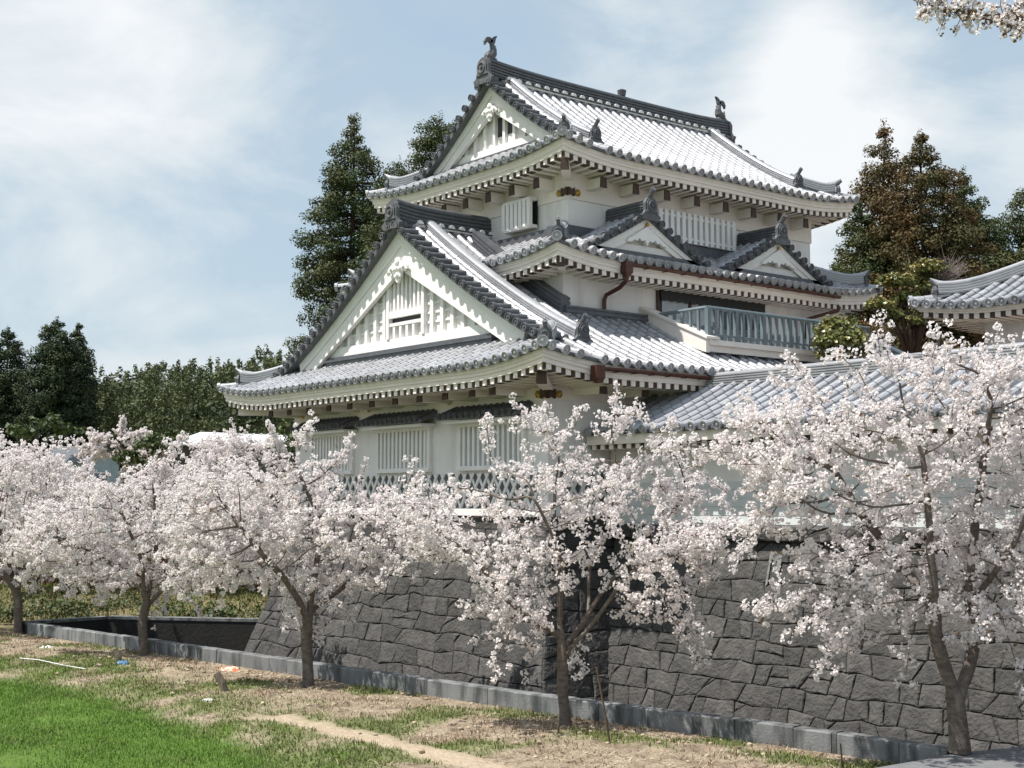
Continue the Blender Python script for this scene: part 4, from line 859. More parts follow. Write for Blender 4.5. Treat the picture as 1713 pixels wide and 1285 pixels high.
V, Fc = blades(C, .02, .07, .008, 4.5, rng); mb = MB(); mb.add(V, Fc); o = mb.build('dry_straw', M['straw']); tag(o, 'dry flattened straw and dead grass lying on the bank', 'dry grass', kind='stuff')
# ------------------------------------------------------------------ cherry trees
def colonize(base, fork, A, step=.14, kill=.21, iters=120, rg=None, limbs=()):
    """grow a branch skeleton from base through fork towards the attraction points A"""
    nodes = [np.array(base, float)]; par = [-1]; f = np.array(fork, float); k = max(2, int(np.linalg.norm(f - nodes[0]) / step))
    for i in range(1, k + 1):
        t = i / k; nodes.append(nodes[0] + (f - nodes[0]) * t + np.array([math.sin(t * 5) * .02, math.cos(t * 4) * .02 - .02, 0])); par.append(len(nodes) - 2)
    for lb in limbs:                                      # main limbs, each from the trunk outwards
        j = int(np.argmin([np.linalg.norm(q - lb[0]) for q in nodes])); q0 = nodes[j]
        for q1 in lb[1:]:
            kk = max(1, int(np.linalg.norm(q1 - q0) / step)); 
            for i in range(1, kk + 1): nodes.append(q0 + (q1 - q0) * i / kk + (rg.normal(0, .012, 3) if i < kk else 0)); par.append(j); j = len(nodes) - 1
            q0 = q1
    A = np.array(A); alive = np.ones(len(A), bool); trunk_n = len(nodes); seen = set()
    near = np.full(len(A), -1); nd = np.full(len(A), 1e9)
    new0 = 0
    for it in range(iters):
        newN = np.array(nodes[new0:]); 
        for s in range(0, len(newN), 256):
            D = np.linalg.norm(A[:, None, :] - newN[None, s:s + 256, :], axis=2); j = D.argmin(1); m = D[np.arange(len(A)), j]; b = m < nd
            if False: b &= False
            nd[b] = m[b]; near[b] = new0 + s + j[b]
        alive &= nd > kill
        if not alive.any(): break
        new0 = len(nodes); grow = {}
        for i in np.nonzero(alive)[0]: grow.setdefault(near[i], []).append(i)
        added = 0
        for n, ids in grow.items():
            d = A[ids] - nodes[n]; d /= np.linalg.norm(d, axis=1)[:, None]; v = d.mean(0); L = np.linalg.norm(v)
            if L < .15: v = d[0]; L = 1.
            v = v / L + rg.normal(0, .13, 3); v /= np.linalg.norm(v); p = nodes[n] + v * step; key = (n, tuple(np.round(p, 1)))
            if key in seen: 
                v = d[rg.integers(len(d))]; p = nodes[n] + v * step
            seen.add(key); nodes.append(p); par.append(int(n)); added += 1
        if not added: break
    return np.array(nodes), np.array(par)
def tree_mesh(N, P, tip=.0055, base_r=.11, expo=1.95, sides=6):
    n = len(N); ch = [[] for _ in range(n)]
    for i in range(1, n): ch[P[i]].append(i)
    r = np.zeros(n)
    for i in range(n - 1, -1, -1): r[i] = tip if not ch[i] else sum(r[c] ** expo for c in ch[i]) ** (1 / expo)
    sc = base_r / r[0]; r = tip + (r - tip) * (base_r - tip) / max(r[0] - tip, 1e-6)
    mb = MB(); done = np.zeros(n, bool); stack = [(0, -1)]
    while stack:
        s, pr_ = stack.pop(); path = [N[pr_]] if pr_ >= 0 else []; rad = [min(r[pr_], r[s] * 1.25)] if pr_ >= 0 else []; c = s
        while True:
            path.append(N[c]); rad.append(r[c]); k = ch[c]
            if not k: break
            b = max(k, key=lambda q: r[q]); stack += [(q, c) for q in k if q != b]; c = b
        if len(path) >= 2:
            path = np.array(path); q = path.copy()
            if len(path) > 3: q[1:-1] = .25 * path[:-2] + .5 * path[1:-1] + .25 * path[2:]
            rad = np.array(rad); rad[-1] *= .6
            if s == 0: rad[0] *= 1.35; rad[1] *= 1.1
            if rad.max() > .03: rad = rad * (1 + .10 * np.array([noise.noise(Vector(v) * 3.1) for v in q]))
            mb.tube(q, rad, 9 if rad.max() > .05 else 6 if rad.max() > .02 else 4, cap=False)
    return mb, r
def pompoms(C, k, rad, size, rg):
    """clusters of cupped blossoms"""
    n = len(C); d = rg.normal(0, 1, (n, k, 3)); d /= np.linalg.norm(d, axis=2)[..., None]; rr = rad * rg.uniform(.55, 1.1, (n, k, 1)) * rg.uniform(.7, 1.25, (n, 1, 1))
    p = (C[:, None, :] + d * rr).reshape(-1, 3); nn = d.reshape(-1, 3) + rg.normal(0, .35, (n * k, 3)); nn /= np.linalg.norm(nn, axis=1)[:, None]
    u = np.cross(nn, rg.normal(0, 1, (n * k, 3))); u /= np.linalg.norm(u, axis=1)[:, None]; w = np.cross(nn, u); s = (size * rg.uniform(.7, 1.2, n * k))[:, None]
    V = [p - nn * s * .28]
    for a in np.arange(5) * 2 * np.pi / 5: V.append(p + s * .62 * (math.cos(a) * u + math.sin(a) * w) + nn * s * .12)
    V = np.stack(V, 1).reshape(-1, 3); b = np.arange(n * k)[:, None] * 6
    return V, [b + np.array([[0, i + 1, (i + 1) % 5 + 1]]) for i in range(5)]
def cherry(bx, by, lobes, label, seed, base_r=.10, fork_h=1.25, lean=0., zb=0., D=None, dens=1., group='cherry trees in full blossom', limbs=(), size=.055, wands=105):
    rg = np.random.default_rng(seed)
    b = atZ(bx, by, zb) if D is None else atD(bx, by, D); b[2] = zb; D = (b - CAM) @ FWD; m = D / 2250.
    A = []
    for (x, y, rx, ry) in lobes:
        r = np.array([rx * m, max((rx + ry) * .5 * m, .35), ry * m]); c = atD(x, y, D + rg.uniform(-.35, .35) * r[1])
        n = max(12, int(85 * (r[0] * r[1] * r[2]) ** (2 / 3) / .30 * dens)); q = rg.normal(0, 1, (n, 3)); q /= np.linalg.norm(q, axis=1)[:, None]; q *= rg.uniform(.12, 1, (n, 1)) ** (1 / 2.4)
        A.append(c + q[:, :1] * r[0] * RGT + q[:, 1:2] * r[1] * FWD + q[:, 2:] * r[2] * UPV)
    A = np.vstack(A); A = A[A[:, 2] > zb + .9]
    fork = b + RGT * lean + UPV * fork_h
    N, P = colonize(b, fork, A, rg=rg, limbs=[[atD(x, y, D + (dd[0] if dd else 0)) for x, y, *dd in l] for l in limbs])
    ce = A.mean(0); dist = np.linalg.norm((N - ce) / A.std(0), axis=1); outer = np.nonzero((dist > 1.5) & (N[:, 2] > zb + 1.2))[0]; NL = list(N); PL = list(P)
    for i in rg.choice(outer, min(len(outer), int(wands))):                         # straight young shoots standing out of the crown
        d = (N[i] - ce) * [1, 1, .5]; d /= np.linalg.norm(d); d = d * rg.uniform(.5, 1.2) + UPV * rg.uniform(-.35, .5) + rg.normal(0, .25, 3); d /= np.linalg.norm(d); j = i; q = N[i]
        for k in range(int(rg.integers(3, 8))): q = q + d * .115 + rg.normal(0, .008, 3) - UPV * .004 * k; NL.append(q); PL.append(j); j = len(NL) - 1
    N = np.array(NL); P = np.array(PL)
    tm, r = tree_mesh(N, P, base_r=base_r)
    t = thing('cherry_tree', tuple(b), label, 'cherry tree', group)
    to = tm.build('trunk', M['bark'], t, True)
    thin = np.nonzero(r < .0105)[0]; thin = thin[N[thin, 2] > zb + .8]
    C = N[thin] + rg.normal(0, .035, (len(thin), 3)); ex = N[rg.choice(thin, int(len(thin) * 1.15))] + rg.normal(0, .085, (int(len(thin) * 1.15), 3)); C = np.vstack([C, ex])
    C = C[rg.random(len(C)) < .93]
    mb = MB(); mb.add(*pompoms(C, 11, .066, size * .84, rg)); mb.build('blossom', M['petal'], t)
    L = N[rg.choice(thin, max(10, len(thin) // 16))] + rg.normal(0, .05, (max(10, len(thin) // 16), 3)); lb = MB(); lb.add(*pompoms(L, 3, .05, .035, rg)); lb.build('young_leaves', M['bronzeleaf'], t)
    print('cherry', label[:30], len(N), len(C))
    return t
cherry(945, 1222, [(795, 892, 135, 72), (770, 818, 60, 28), (960, 812, 145, 80), (870, 965, 105, 80), (1060, 880, 140, 100), (1120, 960, 80, 55), (815, 720, 22, 35), (1030, 705, 40, 32), (1120, 790, 70, 60), (1110, 1025, 55, 26), (715, 900, 55, 55), (850, 1010, 60, 30), (925, 735, 65, 30), (700, 855, 70, 35)],
       'cherry tree in blossom in front of the sharp corner of the stone base', 21, .088, .75, .0, size=.05, dens=.62, wands=80, limbs=[[(943, 1120), (941, 1085), (938, 1065), (935, 1030, .1), (934, 966, .2), (926, 900, .3), (930, 800, .2)], [(938, 1065), (886, 1035, -.2), (842, 1000, -.3), (800, 940, -.3)], [(939, 1050), (942, 940, -.3), (926, 900, -.4), (880, 800, -.6)],
        [(948, 1085), (984, 1032, .2), (1005, 992, .3), (1040, 952, .4), (1085, 910, .5), (1114, 876, .5), (1150, 820, .5)], [(949, 1100), (979, 1058, -.2), (1000, 1032, -.3), (1045, 966, -.5), (1085, 940, -.6), (1140, 925, -.7)], [(984, 1032, .2), (986, 947, .6), (1019, 892, .7), (1030, 760, .8)]])
cherry(1605, 1257, [(1440, 780, 200, 110), (1620, 700, 130, 140), (1560, 890, 220, 100), (1430, 970, 120, 75), (1290, 1015, 60, 22), (1395, 1060, 55, 34), (1690, 900, 120, 130), (1650, 625, 105, 42), (1640, 1040, 90, 45), (1275, 720, 70, 55), (1490, 625, 75, 40), (1760, 760, 90, 150), (1660, 1010, 90, 60), (1330, 860, 70, 45), (1560, 605, 55, 40), (1570, 1005, 120, 42), (1290, 800, 90, 60), (1370, 700, 95, 55), (1260, 880, 40, 30)],
       'largest cherry tree in blossom with a forked dark trunk at the end of the kerb', 22, .125, .70, .0, .28, size=.05, limbs=[[(1604, 1200), (1601, 1170), (1584, 1129, -.1), (1568, 1073, -.2), (1564, 1020, -.3), (1556, 900, -.4), (1545, 760, -.5)], [(1605, 1170), (1622, 1115, .1), (1634, 1056, .2), (1621, 1012, .2), (1628, 900, .3), (1655, 700, .3)],
        [(1564, 1020, -.3), (1500, 930, .4), (1440, 860, .6), (1400, 790, .8)], [(1621, 1012, .2), (1690, 920, -.5), (1740, 820, -.6)]])
cherry(515, 1150, [(470, 832, 140, 52), (390, 893, 110, 62), (560, 890, 130, 70), (355, 955, 75, 35), (645, 845, 65, 30), (500, 742, 28, 30), (470, 955, 140, 42), (610, 950, 60, 45), (556, 775, 35, 26), (690, 885, 60, 42), (400, 815, 95, 40)],
       'cherry tree in blossom before the left half of the stone base', 23, .105, 1.1, .0, dens=.85, limbs=[[(515, 1060), (517, 1038), (502, 1006, -.2), (476, 968, -.4), (450, 942, -.5), (405, 885, -.6)], [(517, 1038), (525, 1015, .2), (558, 995, .4), (587, 971, .5), (640, 920, .6)], [(518, 1030), (528, 950, .1), (540, 880, .2), (490, 770, .2)]])
cherry(240, 1097, [(220, 850, 140, 62), (125, 890, 110, 55), (310, 900, 110, 65), (255, 800, 55, 30), (180, 965, 100, 32), (300, 960, 65, 35), (70, 915, 60, 40), (345, 830, 70, 45), (287, 750, 20, 26)],
       'cherry tree in blossom before the open dark moat, its trunk beside the blue litter', 24, .105, .95, .0, dens=.85, limbs=[[(243, 1030), (245, 1018), (240, 968, -.2), (236, 933, -.3), (205, 860, -.5)], [(245, 1018), (254, 954, .2), (262, 910, .3), (255, 810, .4)], [(246, 1018), (286, 971, .1), (325, 915, -.2)], [(243, 990), (190, 945, .3), (120, 905, .4)]])
cherry(30, 1060, [(10, 820, 115, 85), (-70, 880, 100, 80), (60, 900, 80, 60), (30, 765, 60, 26), (40, 955, 65, 26), (90, 820, 50, 40)],
       'leftmost cherry tree in blossom, straight dark trunk at the left edge', 25, .12, 1.9, .0, limbs=[[(29, 1000), (15, 970, -.2), (-30, 930, -.4)]])
cherry(105, 1032, [(110, 840, 85, 60), (60, 900, 60, 45), (150, 930, 75, 42) ], 'smaller cherry tree in blossom behind the left corner of the moat', 26, .12, 1.6, 0., dens=.8)
cherry(383, 1036, [(380, 860, 80, 60), (330, 900, 80, 42), (430, 905, 60, 45), (385, 950, 60, 30), (350, 800, 60, 40)], 'cherry tree in blossom behind the far moat wall, left of the stone base', 27, .10, 1.3, 0., dens=.8)
cherry(230, 1012, [(210, 840, 90, 42), (290, 840, 80, 50), (150, 850, 70, 50), (230, 900, 90, 40)], 'cherry tree in blossom farther back on the far bank of the moat', 28, .12, 1.6, 0., dens=.65)
cherry(-70, 1015, [(-60, 820, 110, 70), (20, 880, 70, 50), (-100, 900, 80, 50), (-10, 780, 60, 40)], 'cherry tree in blossom cut by the left edge, behind the leftmost trunk', 29, .12, 1.6, 0., dens=.65)
cherry(455, 1000, [(440, 800, 60, 40), (400, 760, 60, 35), (470, 840, 40, 40)], 'cherry tree in blossom under the left eave corner of the tower', 30, .1, 1.6, 0., dens=.7)
cherry(205, 960, [(205, 735, 46, 18), (170, 752, 36, 14), (245, 752, 36, 14)], 'pale distant cherry tree beside the green bush and the small pale house', 31, .14, 2., 0., D=68, dens=.5, group='distant trees', size=.09)
# tall cherry beside the camera, one limb hanging into the top right corner
cherry(2060, 1400, [(1880, -40, 150, 90), (2080, -120, 200, 130), (2250, 0, 160, 130), (1990, 120, 140, 80), (1760, 12, 60, 26)], 'blossoming cherry limb hanging into the top right corner', 32, .19, 2.6, 0., .2, D=13.5, dens=.7, size=.045)
LT = [o for o in bpy.data.objects if o.get('label', '').startswith('blossoming cherry limb')][0]
def limb(pts, D, r0, seed):
    rg = np.random.default_rng(seed); Q = np.array([atD(x, y, D + dd) for x, y, dd in pts]); mb = MB(); mb.tube(Q, np.linspace(r0, .006, len(Q)), 6); C = []
    for i in range(len(Q) - 1):
        for k in range(9):
            p = Q[i] + (Q[i + 1] - Q[i]) * rg.random(); e = p + rg.normal(0, .09, 3) + np.array([0, 0, rg.choice([-.04, .10])]); mb.tube([p, (p + e) / 2 + rg.normal(0, .01, 3), e], [.006, .005, .003], 4); C += [e, p + (e - p) * .7 + rg.normal(0, .02, 3)]
    mb.build('limb', M['bark'], LT, True); b = MB(); b.add(*pompoms(np.array(C), 4, .036, .036, rg)); b.build('blossom', M['petal'], LT)
    b = MB(); b.add(*pompoms(np.array(C)[::3], 4, .05, .03, rg)); b.build('young_leaves', M['bronzeleaf'], LT)
limb([(1790, 40, .2), (1713, 31, 0), (1650, 26, -.1), (1620, 18, -.1), (1575, 15, -.05), (1548, 8, 0), (1528, 0, .1)], 13., .03, 1)
limb([(1790, 62, -.1), (1713, 49, -.2), (1690, 44, -.2), (1655, 32, -.2), (1625, 25, -.1), (1585, 18, 0), (1550, 14, 0)], 13., .026, 2)
limb([(1713, 31, 0), (1703, 15, 0), (1701, -10, 0), (1705, -40, .1)], 13., .014, 3)
# ------------------------------------------------------------------ conifers and other foliage
def sprays(c, n, r, size, rg, up=.3, asp=2.):
    """leafy sprays filling a clump of half-axes r around c"""
    d = rg.normal(0, 1, (n, 3)); d /= np.linalg.norm(d, axis=1)[:, None]; q = d * (rg.uniform(.15, 1., (n, 1)) ** .5); p = c + q * r
    nn = d + np.array([0, 0, up]) + rg.normal(0, .5, (n, 3)); nn /= np.linalg.norm(nn, axis=1)[:, None]
    u = np.cross(nn, rg.normal(0, 1, (n, 3))); u /= np.linalg.norm(u, axis=1)[:, None]; w = np.cross(nn, u); s = size * rg.uniform(.6, 1.35, (n, 1))
    return np.stack([p - u * s * .5 / asp, p + w * s * .5 + nn * s * .1, p + u * s * .5 / asp * 1.6, p - w * s * .5 + nn * s * .1], 1).reshape(-1, 3)
def add_quads(mb, V): mb.add(V, [np.arange(len(V)).reshape(-1, 4)])
def cedar(px, ytop, D, prof, label, mt, seed, gap=.25, yb=None, dens=1., group='tall cedars behind the castle', zb=0., size=.115, clump=.52):
    """conifer: prof = list of (y pixel, half width in pixels) from top to bottom"""
    rg = np.random.default_rng(seed); m = D / 2250.; top = atD(px, ytop, D); b = np.array([top[0], top[1], zb]); H = top[2] - zb
    zs = np.array([(838 - y) * m + 3.6 - zb for y, _ in prof]); hw = np.array([w_ * m for _, w_ in prof]); o = np.argsort(zs); zs, hw = zs[o], hw[o] * .88
    t = thing('cedar_tree', tuple(b), label, 'cedar tree', group)
    tb = MB(); tb.tube([b + UPV * H * f + rg.normal(0, .05, 3) * (f > 0) for f in np.linspace(0, .97, 9)], np.linspace(H * .017 + .05, .03, 9), 8)
    fol = MB(); VV = []; z = zs[0]
    while z < H - .15:
        wz = float(np.interp(z, zs, hw)); nb = max(4, int((6 + 2.9 * wz) * dens)); a0 = rg.uniform(0, 6.28)
        for k in range(nb):
            if rg.random() < gap * .6: continue
            a = a0 + 6.283 * k / nb + rg.normal(0, .25); L = wz * rg.uniform(.62, 1.1) * (1 if rg.random() > .12 else .7); zz = z + rg.uniform(-.35, .35)
            d = np.array([math.cos(a), math.sin(a), 0]); s0 = b + UPV * (zz + .12 * L)
            if L > 1.: tb.tube([s0, s0 + d * L * .5 - UPV * .06 * L, s0 + d * L * .92 + UPV * .0 * L], [.05, .035, .012], 4, False)
            cs = max(.26, min(clump, .34 * wz + .18)); nc = max(1, int(L / (cs * 1.15)))
            for i in range(nc):
                f = 1 - i * cs * 1.15 / max(L, .3)
                if f < .12: break
                if rg.random() < gap * .45: continue
                r = cs * rg.uniform(.7, 1.2) * (.8 + .3 * f); c = s0 + d * L * f + rg.normal(0, .12, 3) * r - UPV * .10 * L * (1 - (1 - f) * 1.5)
                VV.append(sprays(c, int(66 * (r / .45) ** 1.8 / (size / .2) ** 1.5 + 10), np.array([r, r, r * .72]), size, rg, .45))
        z += max(.5, min(.95, .34 * wz)) * rg.uniform(.8, 1.2)
    for f in np.linspace(0, 1, 5): VV.append(sprays(top - UPV * .9 * f * 1., 26, np.array([.16 + .2 * f, .16 + .2 * f, .3]), size * .8, rg, .8))
    add_quads(fol, np.vstack(VV)); tb.build('trunk', M['cedarbark'], t, True); fol.build('crown', M[mt], t); return t
cedar(592, 203, 60, [(203, 3), (240, 28), (285, 50), (330, 66), (400, 92), (450, 104), (520, 122), (600, 126), (700, 128), (800, 120), (880, 60)], 'tall dark cedar left of the tower with the sky showing through its branches', 'cedar', 41, .10)
cedar(738, 194, 68, [(194, 20), (215, 42), (250, 60), (300, 78), (400, 95), (600, 110), (800, 100)], 'round topped cedar showing behind the left verge of the top gable', 'cedar', 42, .12)
cedar(668, 268, 72, [(268, 12), (290, 38), (320, 56), (420, 66), (600, 80), (800, 80)], 'pale green cedar between the tall cedar and the top roof corner', 'cedar', 43, .12)
cedar(640, 372, 57, [(372, 20), (400, 36), (460, 52), (560, 60), (700, 66), (800, 60)], 'lower olive cedar close behind the left slope of the big gable', 'cedar', 44, .12)
cedar(1478, 204, 58, [(204, 3), (235, 18), (270, 34), (310, 44), (360, 58), (450, 70), (560, 80), (700, 80)], 'slender open cedar with a pointed tip beside the right end of the top roof', 'cedarrust', 45, .22)
cedar(1540, 224, 56, [(224, 6), (260, 26), (320, 64), (380, 90), (440, 118), (500, 135), (600, 145), (750, 140)], 'broad rust brown cedar right of the tower', 'cedarrust', 46, .08, dens=1.15)
cedar(1440, 350, 57, [(350, 16), (400, 34), (450, 50), (520, 70), (640, 80), (750, 80)], 'low dark cedar touching the right end of the top roof', 'cedar', 47, .08)
cedar(1612, 282, 60, [(282, 6), (320, 24), (360, 40), (420, 62), (500, 84), (650, 90), (760, 90)], 'grey green cedar right of the rust brown cedar', 'cedar', 48, .2)
cedar(1660, 370, 62, [(370, 14), (410, 36), (470, 56), (560, 70), (700, 76)], 'small bright green cedar in the dip before the right edge', 'cedar', 49, .15)
cedar(1726, 288, 58, [(288, 10), (330, 32), (400, 62), (450, 76), (560, 90), (720, 96)], 'dark cedar cut by the right edge', 'cedar', 50, .15)
cedar(96, 534, 96, [(534, 3), (560, 20), (590, 38), (630, 52), (680, 62), (760, 66), (860, 60)], 'dense dark green cedar at left with a shoulder on its right side', 'cedardeep', 51, .02, dens=1.2, group='dark cedars at far left', size=.17, clump=.62)
cedar(130, 546, 97, [(546, 2), (570, 12), (600, 26), (640, 32), (700, 38), (800, 40)], 'narrow dark cedar grown against the right side of the dense dark green cedar', 'cedardeep', 52, .04, dens=1.1, group='dark cedars at far left', size=.17, clump=.55)
cedar(14, 549, 98, [(549, 3), (580, 20), (620, 34), (680, 42), (780, 44), (850, 40)], 'dark cedar near the left edge, left of the dense dark green cedar', 'cedardeep', 53, .03, dens=1.1, group='dark cedars at far left', size=.17, clump=.62)
cedar(-22, 540, 99, [(540, 3), (580, 18), (640, 34), (720, 42), (850, 44)], 'dark cedar cut by the left edge', 'cedardeep', 54, .03, group='dark cedars at far left', size=.17, clump=.62)
# bamboo grove and the wood behind it
rg = np.random.default_rng(60); VV = []
for i in range(210):
    D = rg.uniform(100, 140); x = rg.uniform(100, 520); m = D / 2250.; yt = np.interp(x, [100, 200, 300, 420, 520], [640, 622, 610, 598, 586]) + rg.choice([-12, -4, 2, 8, 14]) + rg.uniform(-5, 8) + (140 - D) * .75; t = atD(x, yt, D); H = t[2]
    lean = rg.normal(0, .35, 2)
    for k in range(15):
        f = k / 14.; c = np.array([t[0] + lean[0] * (1 - f) ** 2, t[1] + lean[1] * (1 - f) ** 2, t[2] - .1 - f * (H - 1.) * .92]); r = .28 + 1.15 * min(1, f * 3.2)
        VV.append(sprays(c + rg.normal(0, .25, 3), 46 if f > .5 else 52, np.array([r, r, .75]), .34, rg, .15, 2.6))
mb = MB(); add_quads(mb, np.vstack(VV)); o = mb.build('bamboo_grove', M['bamboo']); tag(o, 'feathery olive green bamboo grove along the left skyline', 'bamboo grove', kind='stuff')
def bush(name, cells, label, cat, mt, seed, size, n, group=None, trunk=True, zb=None, up=.5):
    """foliage in pads: cells = list of (x, y, D, rx, ry) in photo pixels"""
    rg = np.random.default_rng(seed); cs = [(atD(x, y, D), np.array([rx, (rx + ry) / 2, ry]) * D / 2250.) for x, y, D, rx, ry in cells]
    zb = 0. if zb is None else zb; ce = np.mean([c for c, _ in cs], 0); base = np.array([ce[0], ce[1], zb]); t = thing(name, tuple(base), label, cat, group); VV = []
    for c, r in cs:
        k = int(n * (r[0] * r[2]) / .5) + 30; d = rg.normal(0, 1, (k // 10 + 3, 3)); d /= np.linalg.norm(d, axis=1)[:, None]; d[:, 2] = np.abs(d[:, 2]) - .35
        for q in d: q = q * rg.uniform(.35, .82); cc = c + q[0] * r[0] * RGT + q[1] * r[1] * FWD + q[2] * r[2] * UPV; VV.append(sprays(cc, 13, r.mean() * .34 * np.array([1, 1, .75]), size, rg, up, 1.7))
    mb = MB(); add_quads(mb, np.vstack(VV)); tb = MB()
    if trunk:
        lo = min(c[2] - r[2] for c, r in cs); f = base + UPV * max(.4, (lo - zb) * .8); tb.tube([base, (base + f) / 2 + rg.normal(0, .06, 3), f], [.11, .085, .07], 8)
        for c, r in cs: e = c - UPV * r[2] * .2; tb.tube([f, (f + e) / 2 + rg.normal(0, .08, 3), e], [.06, .045, .02], 6)
        tb.build('trunk', M['cedarbark'], t, True)
    mb.build('crown', M[mt], t); return t
bush('garden_tree', [(1398, 548, 31.5, 44, 30), (1410, 568, 31.3, 50, 32), (1388, 572, 31.2, 40, 28), (1440, 595, 31.6, 30, 22), (1405, 592, 31.5, 46, 20)], 'round clipped evergreen with yellowed leaves in front of the balcony railing', 'garden tree', 'pinecamel', 70, .10, 1700, 'clipped garden trees', zb=3.)
bush('garden_tree', [(1555, 446, 33, 42, 20), (1500, 470, 33, 38, 20), (1540, 468, 33.4, 40, 18), (1515, 500, 33, 34, 22), (1470, 508, 32.6, 30, 20), (1560, 480, 33, 30, 18), (1545, 505, 33.4, 34, 22), (1490, 525, 33, 30, 18), (1530, 535, 33, 30, 20)], 'taller yellow green garden tree with stepped leaf pads beside the gatehouse roof', 'garden tree', 'pinecamel', 71, .10, 1700, 'clipped garden trees', zb=3.)
rg = np.random.default_rng(72); tb = MB(); b0 = atD(1565, 520, 33.2); bt_ = thing('bare_shrub', (b0[0], b0[1], 3.), 'leafless twiggy shrub top beside the stepped garden tree', 'shrub'); b0[2] = 3.
hub = atD(1568, 482, 33.2); tb.tube([b0, (b0 + hub) / 2, hub], [.06, .05, .04], 6)
for i in range(60):
    e = atD(1590 + rg.normal(0, 13), 448 + rg.normal(0, 11), 33.2 + rg.normal(0, .3)); md = hub + (e - hub) * .55 + rg.normal(0, .06, 3); tb.tube([hub, md, e], [.014, .009, .004], 4)
    for k in range(3): tb.tube([md + (e - md) * .4 * k, e + rg.normal(0, .12, 3)], [.006, .003], 4)
tb.build('twigs', mat('grey_twig', (.20, .16, .15), .8), bt_)
bush('shrub', [(80, 708, 78, 48, 26), (30, 724, 77, 40, 24), (110, 722, 79, 34, 22)], 'mid green shrubs at the foot of the dark cedars', 'shrub', 'shrub', 73, .30, 40, 'distant trees', False)
bush('shrub', [(245, 745, 66, 40, 34), (285, 735, 67, 34, 26), (215, 770, 66, 34, 26)], 'bright olive bush right of the small pale house', 'shrub', 'shrub', 74, .26, 50, 'distant trees', False)
bush('shrub', [(488, 720, 52, 30, 46), (470, 775, 52, 34, 40)], 'dark green shrub between the white sheet roof and the tower wall', 'shrub', 'shrub', 75, .2, 90, 'distant trees', False)
bush('shrub', [(410, 702, 84, 60, 26), (350, 690, 86, 50, 28), (450, 690, 85, 40, 30)], 'dark green thicket under the bamboo, above the white sheet roof', 'shrub', 'cedardeep', 76, .35, 40, 'distant trees', False)
# far bank behind the moat
d = (MR - ML) / np.linalg.norm(MR - ML); nb_ = np.array([-d[1], d[0]]); mb = MB(); U = np.linspace(-14, 9, 60); prof = [(.4, .0), (1.2, .28), (2.2, .62), (3.4, .82), (5., .85), (9., .6), (14., .3)]
mb.grid(np.array([[(*(ML + d * u + nb_ * q), z + .1 * noise.noise(Vector((u * .7, q, 0)))) for q, z in prof] for u in U])[:, ::-1]); struct('far_bank', mb, gmeadow, True)
rg = np.random.default_rng(61); C = []
for i in range(26000):
    u = rg.uniform(-14, 9); q = rg.uniform(.4, 4.5); p = ML + d * u + nb_ * q; C.append((*p, np.interp(q, [a for a, _ in prof], [z for _, z in prof])))
mb = MB(); mb.add(*blades(np.array(C), .05, .16, .014, 1.4, rg)); o = mb.build('bank_grass', mat('olive_bank_grass', (.17, .17, .06), .7, (.09, .115, .035), .9, 6, (.35, .65), 0, 20, 0, .2, island=.35)); tag(o, 'yellow green grass on the low bank behind the moat', 'grass', kind='stuff')
VV = [sprays(np.array([*(ML + d * rg.uniform(-13, 8) + nb_ * rg.uniform(.5, 2.2)), rg.uniform(.1, .6)]), 40, np.array([.55, .5, .28]), .12, rg, .6) for _ in range(190)]
mb = MB(); add_quads(mb, np.vstack(VV)); o = mb.build('ivy_cover', M['shrub']); tag(o, 'dark green creepers along the foot of the far bank', 'ground cover', kind='stuff')
C = []
for i in range(9000):
    u = rg.uniform(-12, 3); q = rg.uniform(6, 10); p = ML + d * u + nb_ * q; C.append((*p, .5))
mb = MB(); mb.add(*blades(np.array(C), .5, 1.7, .02, .7, rg)); o = mb.build('dry_brush', M['drybrush']); tag(o, 'reddish brown dry reeds behind the far bank', 'dry reeds', kind='stuff')
# ------------------------------------------------------------------ far buildings
def frame(c, ax):
    ax = np.array([ax[0], ax[1], 0.]); ax = ax / np.linalg.norm(ax); ay = np.array([-ax[1], ax[0], 0.]); return lambda x, y, z: np.asarray(c) + ax * x + ay * y + UPV * z
hp = atD(160, 760, 80); hp[2] = 0
h = thing('small_house', tuple(hp), 'small pale blue house with a grey gabled roof among the blossom at left', 'house', 'distant houses')
F_ = frame(hp, RGT * .8 - FWD * .6)         # gable end looks along +x
def quad(mb, f, pts): mb.add([f(*p) for p in pts], [[tuple(range(len(pts)))]])
mb = MB(); W_ = 1.25
mb.prism([F_(.6, -W_, 0), F_(.6, W_, 0), F_(.6, W_, 5.95), F_(.6, 0, 6.75), F_(.6, -W_, 5.95)], F_(-3.6, 0, 0) - F_(.6, 0, 0)); mb.build('wall', M['paleblue'], h)
mb = MB()
for s_ in (-1, 1): mb.prism([F_(.8, 0, 6.92), F_(.8, s_ * 1.6, 5.86), F_(.8, s_ * 1.6, 5.78), F_(.8, 0, 6.82)], F_(-3.9, 0, 0) - F_(.8, 0, 0))
mb.build('roof', M['tiledark'], h)
mb = MB(); mb.prism([F_(.6, -.6, 4.6), F_(.6, .5, 4.6), F_(.6, .5, 5.3), F_(.6, -.6, 5.3)], F_(.63, 0, 0) - F_(.6, 0, 0)); wn = mb.build('window', M['trim'], h); mb = MB(); mb.prism([F_(.63, -.52, 4.68), F_(.63, .42, 4.68), F_(.63, .42, 5.22), F_(.63, -.52, 5.22)], F_(.64, 0, 0) - F_(.63, 0, 0)); mb.build('pane', M['glass'], wn)
p0 = atD(380, 735, 68); p0[2] = 0; h = thing('long_shed', tuple(p0), 'long low building with a bright white sheet roof left of the tower', 'shed', 'distant houses')
